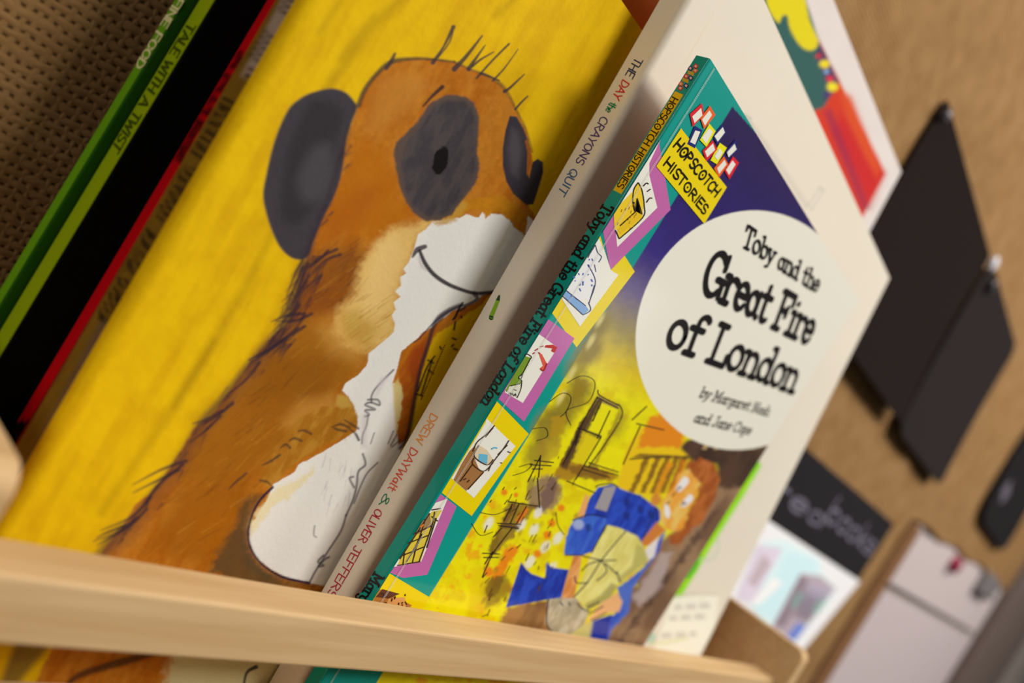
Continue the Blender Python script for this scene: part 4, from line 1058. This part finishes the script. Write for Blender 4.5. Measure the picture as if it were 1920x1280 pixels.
    for k in range(26):
        x, y = rnd.uniform(690, 900), rnd.uniform(450, 760)
        cv.stroke(m4((x, y), (x - rnd.uniform(5, 30), y + rnd.uniform(30, 80))), [1.6, 1], ink(150, 138, 158), .3, 2, False)
    # part below the shelf rail
    cv.fill([(30, 1200), (60, 1190), (90, 1215), (60, 1250), (20, 1300), (-20, 1330)], FUR, soft=10, alpha=.7)
    cv.fill([(330, 1190), (470, 1180), (620, 1190), (600, 1400), (280, 1400), (310, 1280)], ink(222, 206, 190), soft=14, warp=8)
    cv.stroke([(300, 1222), (230, 1240), (150, 1265), (120, 1290)], [8, 16, 12, 6], ink(58, 40, 30, 1.0), .8, 5)
    cv.stroke([(480, 1250), (462, 1262), (455, 1300)], [8, 5, 4], ink(50, 38, 52, 1.0), .9, 2)


def meerkat_spine(cv, sp):
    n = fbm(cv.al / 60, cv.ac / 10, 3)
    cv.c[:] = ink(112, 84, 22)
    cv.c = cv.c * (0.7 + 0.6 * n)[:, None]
    cv.fill([(452, 142), (548, -40), (600, -40), (482, 152)], ink(150, 134, 120), soft=6, alpha=.9)
    cv.fill([(30, 905), (190, 600), (230, 610), (80, 930)], ink(96, 76, 62), soft=8, alpha=.9)
    rnd = random.Random(5)
    for k in range(46):           # title and author, too blurred to read
        t = k / 46.0; x, y = 432 - 245 * t, 190 + 420 * t
        if k in (12, 13, 25, 26, 36): continue
        cv.stroke([(x - rnd.uniform(8, 14), y - 6), (x + rnd.uniform(2, 12), y + rnd.uniform(2, 7))], 5.5, ink(20, 14, 12, 1.0), .85, 2)
    for k in range(12):
        if k in (4, 5, 6): continue
        t = k / 12.0; x, y = 562 - 82 * t, -10 + 130 * t
        cv.stroke([(x - 18, y - 6), (x - 2, y + 4)], 6, ink(40, 28, 24, 1.0), .8, 3)
    cv.stroke([(468, 128), (486, 140)], 7, ink(60, 16, 16, 1.0), .8, 3)
    cv.stroke([(462, 140), (482, 150)], 5, ink(30, 22, 18, 1.0), .9, 3)


al = 3.0 * math.pi / 2
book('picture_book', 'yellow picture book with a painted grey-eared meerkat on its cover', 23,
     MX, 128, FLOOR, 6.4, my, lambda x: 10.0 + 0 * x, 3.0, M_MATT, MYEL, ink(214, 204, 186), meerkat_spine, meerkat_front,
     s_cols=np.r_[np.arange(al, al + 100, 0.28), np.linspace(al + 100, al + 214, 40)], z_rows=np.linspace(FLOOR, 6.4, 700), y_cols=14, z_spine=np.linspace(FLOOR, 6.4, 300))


# ---------------------------------------------------------------- orange book at the back, white-edged
def oy(x, z): return 34.5 + (z + 107) * math.tan(math.radians(3.9)) + 0 * x


PO = lean_plane(34.5, -107, 3.9)
c9 = lambda *a: q(1420, 0, 3.047, a)
OTR = PO.at([(1690, 322)])[0]


def orange_front(cv, fc):
    cv.c *= (0.96 + 0.08 * fbm(cv.u / 40, cv.v / 40, 5))[:, None]
    inner = [(1100, -200), (1240, 60), (1290, -300), (1420, -300), (1497, -2), (1661, 325), (1627, 388), (1500, 640), (1100, 700)]
    cv.fill([(900, -500), (1250, -500), (1497, -2), (1661, 325), (1627, 388), (1200, 1300), (900, 1300)], ink(206, 52, 20), soft=1.5)
    cv.fill([(900, -500), (1230, -500), (1360, -100), (1300, 300), (1100, 700), (900, 900)], ink(178, 92, 18), soft=20)
    cv.fill(c9((520, 560), (640, 900), (720, 990), (640, 1180), (560, 1000), (430, 760)), ink(196, 22, 30), soft=14, alpha=.9)
    cv.fill(c9((470, 500), (540, 560), (620, 760), (700, 960), (680, 1010), (600, 860), (500, 660)), ink(214, 78, 20), soft=8, alpha=.85)
    cv.fill(c9((380, 640), (420, 620), (640, 1190), (600, 1200)), ink(120, 24, 80), soft=8, alpha=.6)
    cv.fill(c9((-90, -60), (260, -60), (350, 230), (460, 470), (380, 615), (300, 640), (0, 120)), ink(44, 92, 88), soft=3)
    cv.fill(c9((60, -120), (245, -60), (300, 120), (350, 240), (320, 285), (270, 280), (225, 235), (185, 160), (170, 90), (140, 95), (120, 130), (60, 40)), ink(226, 206, 8), soft=2.5, sm=True)
    cv.fill(c9((345, 250), (400, 330), (460, 460), (440, 520), (380, 580), (400, 480), (340, 330)), ink(66, 36, 96), soft=5, alpha=.85)
    cv.c *= .84
    for x, y, r, c in ((385, 365, 11, (232, 200, 20)), (428, 495, 12, (236, 206, 20)), (415, 450, 8, (200, 40, 60)), (350, 320, 7, (180, 40, 50)), (395, 410, 6, (120, 150, 190)), (395, 540, 6, (70, 40, 110))):
        cv.dab(*c9((x, y))[0], r, ink(*c), .95, ry=r * .8)


al = 0.8 * math.pi / 2
book('picture_book', 'orange and red picture book with white page edges, standing behind the large cream book', 38,
     2, OTR[0], FLOOR, OTR[2], oy, lambda x: 7.5 + 0 * x, 0.8, M_MATT, ink(222, 212, 208), ink(222, 212, 206), None, orange_front,
     s_cols=np.linspace(al, al + OTR[0] - 2.8, 260), z_rows=np.linspace(FLOOR, OTR[2], 300), y_cols=3, z_spine=np.linspace(FLOOR, OTR[2], 8))


# ---------------------------------------------------------------- three thin books at the left end
def edge_book(name, label, px_fold, y0, lean, thick, x1, ztop, r, cover, spine_c, page, paint, mat):
    pl = lean_plane(y0, -107, lean); t = math.tan(math.radians(lean))
    x0 = pl.at([px_fold])[0][0]
    al = r * math.pi / 2
    def sp(cv, part):
        cv.c[:] = spine_c
        paint(cv, part, Plane((x0, 0, 0), (-1, 0, 0)))
    return book(name, label, y0, x0, x1, FLOOR, ztop, lambda x, z: y0 + (z + 107) * t + 0 * x, lambda x: thick + 0 * x, r, mat, cover, page, sp, None,
                s_cols=np.linspace(al, al + x1 - x0 - r, 30), z_rows=np.linspace(FLOOR, ztop, 60), y_cols=12, z_spine=np.linspace(FLOOR, ztop, 160))


def red_paint(cv, part, pl):
    rnd = random.Random(9)
    P = pl.at([(60, 780)])[0]
    cv.fill([(-60, 1000), (-40, 788), (90, 788), (120, 1000)], ink(16, 14, 16, 1.0), soft=1.5)     # black foot of the spine
    for k in range(62):
        t = k / 62.0; x, y = 452 - 122 * t, 100 + 202 * t
        if k in (10, 11, 22, 23, 36, 37, 49): continue
        cv.stroke([(x - rnd.uniform(2, 6), y - 2), (x + rnd.uniform(4, 9), y + 4)], rnd.uniform(2.5, 4), ink(24, 6, 10, 1.0), .85, 1.5)


def lime_paint(cv, part, pl):
    text(part, pl, 'TALE WITH A TWIST', HAND, (354, 42), (211, 276), (367, 50), .15, ink(66, 84, 10, 1.0), 2)


def green_paint(cv, part, pl):
    text(part, pl, 'FINE FOOD', HAND, (333, -5), (254, 122), (345, 2), .15, ink(206, 206, 150), 2)


edge_book('picture_book', 'thin red-spined book wedged behind the yellow meerkat book', (287, 400), 46.0, 3.0, 5.0, 70, -14, 0.5,
          ink(120, 10, 20), ink(180, 6, 18), ink(200, 190, 170), red_paint, M_SATIN)
edge_book('picture_book', 'dark-covered book with lime green spine, next to the red-spined book', (200, 340), 52.5, 2.45, 7.2, 92, -6, 0.6,
          ink(10, 14, 14, 1.0), ink(136, 160, 10), ink(190, 182, 160), lime_paint, M_SATIN)
edge_book('picture_book', 'green book with pale spine lettering, rearmost at the left end of the rack', (144, 335), 60.6, 2.45, 4.6, 88, -16, 0.6,
          ink(36, 84, 14), ink(96, 150, 20), ink(190, 182, 160), green_paint, M_SATIN)

# ---------------------------------------------------------------- things pinned to the board
PW = Plane((0, 73, -105), (0, -1, 0.3))
KAB = ink(40, 34, 33, 1.0)


def hung_card(name, label, cat, x0, x1, z0, z1, curl, color, thick=1.2, rnd=2.0, tilt=0.0, group='black cards pinned to the burlap', y=77.0):
    base = np.array([(x0 + x1) / 2, y, z1])
    xs = np.linspace(x0, x1, 16); zs = np.linspace(z1, z0, 24)
    X, Z = np.meshgrid(xs, zs)
    # rounded corners
    def shrink(Z):
        e = np.minimum(Z - z0, z1 - Z); e = np.clip(e, 0, rnd)
        return rnd - np.sqrt(np.maximum(rnd * rnd - (rnd - e) ** 2, 0))
    sh = shrink(Z); mid = (x0 + x1) / 2
    X = mid + (X - mid) * (1 - sh / ((x1 - x0) / 2))
    t = (z1 - Z) / (z1 - z0)
    Y = y - curl * t ** 2 - 1.0 * np.sin(np.pi * (X - x0) / (x1 - x0)) * t
    Z = Z + tilt * (X - mid)
    a = np.stack([X, Y, Z], -1); b = a + np.array([0, thick, 0])
    p = Part(); p.grid(a, color, flip=True); p.grid(b, color)
    for sl in ((slice(None), -1), (slice(None), 0), (-1, slice(None)), (0, slice(None))):
        p.grid(np.stack([a[sl], b[sl]]), color)
    return tag(p.build(name, M_CARD, None, base), label, cat, group)


hung_card('black_card', 'large blank black card pinned on the burlap, nearest the books', 'card', 307, 531, 20, 172, 9, KAB)
hung_card('black_card', 'second blank black card on the burlap, farther along and lower right of the first', 'card', 541, 750, 15, 173, 7, ink(48, 43, 43, 1.0), rnd=14)  # lighter black than the first card: its slight sheen is put into the colour
hung_card('black_card', 'black card with rounded corners and a chalk smudge, at the right edge of the photo', 'card', 1000, 1290, 33, 190, 5, ink(40, 38, 40, 1.0), rnd=40)
far = [o_ for o_ in col.objects if o_.name.startswith('black_card')][-1]
p = Part(); c_ = Plane((0, 72.6, 0), (0, -1, 0)).at([(1886, 922)])[0]
a = np.linspace(0, 2 * math.pi, 17)[:-1]
p.poly([(c_[0] + 24 * math.cos(t), 72.6, c_[2] + 13 * math.sin(t) + 4 * math.cos(3 * t)) for t in a], ink(98, 94, 104))
p.build('chalk_mark', M_CARD, far, np.array([1145, 77.0, 190]))


def push_pin(label, x, z, r, c):
    base = np.array([x, 76.5, z])
    root = thing('push_pin', label, 'pin', base, 'push pins holding the black cards')
    p = Part()
    a = np.linspace(0, 2 * math.pi, 25)
    prof = [(0.0, -5.0), (r * .7, -4.8), (r, -3.6), (r, -2.8), (r * .55, -2.2), (r * .45, -0.6), (r * .7, 0.0)]
    rad = np.array([k[0] for k in prof]); yy = np.array([k[1] for k in prof])
    pos = np.stack([x + rad[:, None] * np.cos(a), np.tile((76.5 + yy)[:, None], (1, 25)), z + rad[:, None] * np.sin(a)], -1)
    p.grid(pos, c); p.build('head', M_GLOSS, root, base, True)
    n = Part()
    rad = np.array([0.5, 0.5]); yy = np.array([0, 9])
    pos = np.stack([x + rad[:, None] * np.cos(a), np.tile((76.5 + yy)[:, None], (1, 25)), z + rad[:, None] * np.sin(a)], -1)
    n.grid(pos, ink(180, 180, 180)); n.build('needle', M_GLOSS, root, base, True)


push_pin('smoky pin at the top left corner of the nearest black card', 311, 163.5, 4.5, ink(70, 66, 74))
push_pin('pale shiny pin between the two black cards', 536, 169, 6.5, ink(206, 208, 220))
push_pin('smoky pin at the top left corner of the second black card', 566, 161, 6.5, ink(52, 48, 54))

# chalk-lettered sign
base = np.array([560, 78, -44])
xs0, xs1 = 392, 704
root = thing('chalkboard_sign', 'long black chalkboard sign lettered in pale chalk, on the burlap below the black cards', 'sign', base)
p = Part(); p.prism([(xs0, 76, -100), (700, 76, -108), (704, 76, -42), (xs0, 76, -44)], np.array([0, 3.0, 0]), ink(46, 44, 47, 1.0)); p.build('board', M_CARD, root, base)
p = Part(); PL = Plane((0, 75.9, 0), (0, -1, 0))
CH = ink(112, 108, 124)
text(p, PL, 'red', HAND, (1440, 925), (1538, 990), (1466, 888), .15, CH, 1)
text(p, PL, 'books', HAND, (1544, 972), (1630, 1040), (1572, 930), .15, CH, 1)
p.build('lettering', M_CARD, root, base)
# white-bordered picture below the sign
base = np.array([570, 76, -180])
root = thing('picture_leaflet', 'bright white-bordered leaflet with pale blue picture, below the chalkboard sign', 'picture', base)
TL, TR, RB = PW.at([(1420, 962), (1613, 1090), (1503, 1222)])
dn = (RB - TR) * 1.45
BL = TL + dn; t_ = np.clip((326 - BL[0]) / (TR[0] - TL[0]), 0, 1)          # stays clear of the rack
BL = BL + (TR - TL) * t_; t_ = np.clip((326 - TL[0]) / (TR[0] - TL[0]), 0, 1); TL = TL + (TR - TL) * t_
p = Part(); p.prism([TL, TR, TR + dn, BL], np.array([0, 1.0, 0]), np.array([.9, .9, .93]))
p.build('sheet', M_GLOSS, root, base)
p = Part()
e8 = lambda *a: q(1280, 1000, 4.572, a)
PP = Plane((0, 72.8, -105), (0, -1, 0.3))
for c, pts, l in ((ink(196, 218, 224), ((700, 60), (900, 60), (1190, 240), (1180, 330), (1310, 460), (1300, 520), (960, 940), (800, 1000), (560, 560)), 1),
                  (ink(200, 190, 206), ((640, 100), (860, 120), (600, 600), (460, 560)), 2), (ink(176, 160, 168), ((690, 170), (760, 260), (620, 460), (560, 420)), 3),
                  (ink(226, 226, 240), ((780, 380), (860, 420), (640, 620), (580, 590)), 3), (ink(186, 214, 226), ((880, 160), (1120, 200), (1180, 330), (1020, 330), (780, 740), (600, 640), (800, 400)), 2),
                  (ink(164, 150, 160), ((1010, 340), (1180, 360), (1310, 470), (1180, 640), (960, 930), (760, 800)), 3), (ink(130, 116, 126), ((1010, 350), (1080, 400), (880, 800), (780, 790)), 4),
                  (ink(126, 150, 146), ((1180, 560), (1240, 560), (1150, 690), (1100, 660)), 4), (ink(120, 142, 140), ((980, 500), (1050, 520), (960, 650), (920, 620)), 5), (ink(170, 160, 180), ((1080, 420), (1280, 470), (1080, 760), (940, 720)), 3), (ink(104, 122, 190), ((980, 760), (1060, 790), (960, 920), (890, 880)), 6)):
    p.ppoly(PP, e8(*pts), c, l)
p.build('printed_picture', M_SATIN, root, base)

# pale sheets and oddments on the far wall
def sheet(label, x0, x1, z0, z1, c, y=86.0, skew=0):
    base = np.array([(x0 + x1) / 2, y, z1])
    p = Part(); p.prism([(x0, y, z0), (x1, y, z0 + skew), (x1, y, z1 + skew), (x0, y, z1)], np.array([0, 2.0, 0]), c)
    tag(p.build('paper_sheet', M_PAPER, None, base), label, 'paper', 'pale sheets under the burlap hem')


sheet('upper large pale sheet hanging from under the burlap hem at far right', 822, 1552, -92, 10, ink(186, 174, 174), 84.0, 6)
sheet('lower large pale sheet below a grey gap at far right', 824, 1552, -420, -102, ink(184, 172, 174), 84.0, 4)
p = Part(); base = np.array([1080, 74, -30])
a = np.linspace(0, 2 * math.pi, 25)
pos = np.stack([1072 + np.array([0, 16, 19, 19])[:, None] * np.cos(a), np.tile(np.array([74, 75, 78, 84.0])[:, None], (1, 25)), -28 + np.array([0, 9, 11, 11])[:, None] * np.sin(a)], -1)
p.grid(pos, ink(140, 40, 66)); tag(p.build('magnet', M_GLOSS, None, base, True), 'dark red magnet on the upper pale sheet just under the burlap', 'magnet')
p = Part(); p.box((1290, 72, -34), (1420, 84, 2), ink(120, 116, 118)); tag(p.build('bulldog_clip', M_GLOSS, None, np.array([1355, 78, 0]), bevel=4), 'grey clip at the burlap hem above the pale sheet, far right', 'clip')
p = Part(); p.box((1600, 74, -420), (2150, 90, 420), (1, 1, 1))
M_GREY = wood_mat('grey_brown_wood', lin((104, 90, 84)), lin((126, 112, 106)), 0.6)
tag(p.build('cupboard', M_GREY, None, np.array([1875, 65, -420]), bevel=3), 'grey-brown wooden cupboard end at the far right edge of the photo', 'cupboard')
# chalk smudge on the far black card
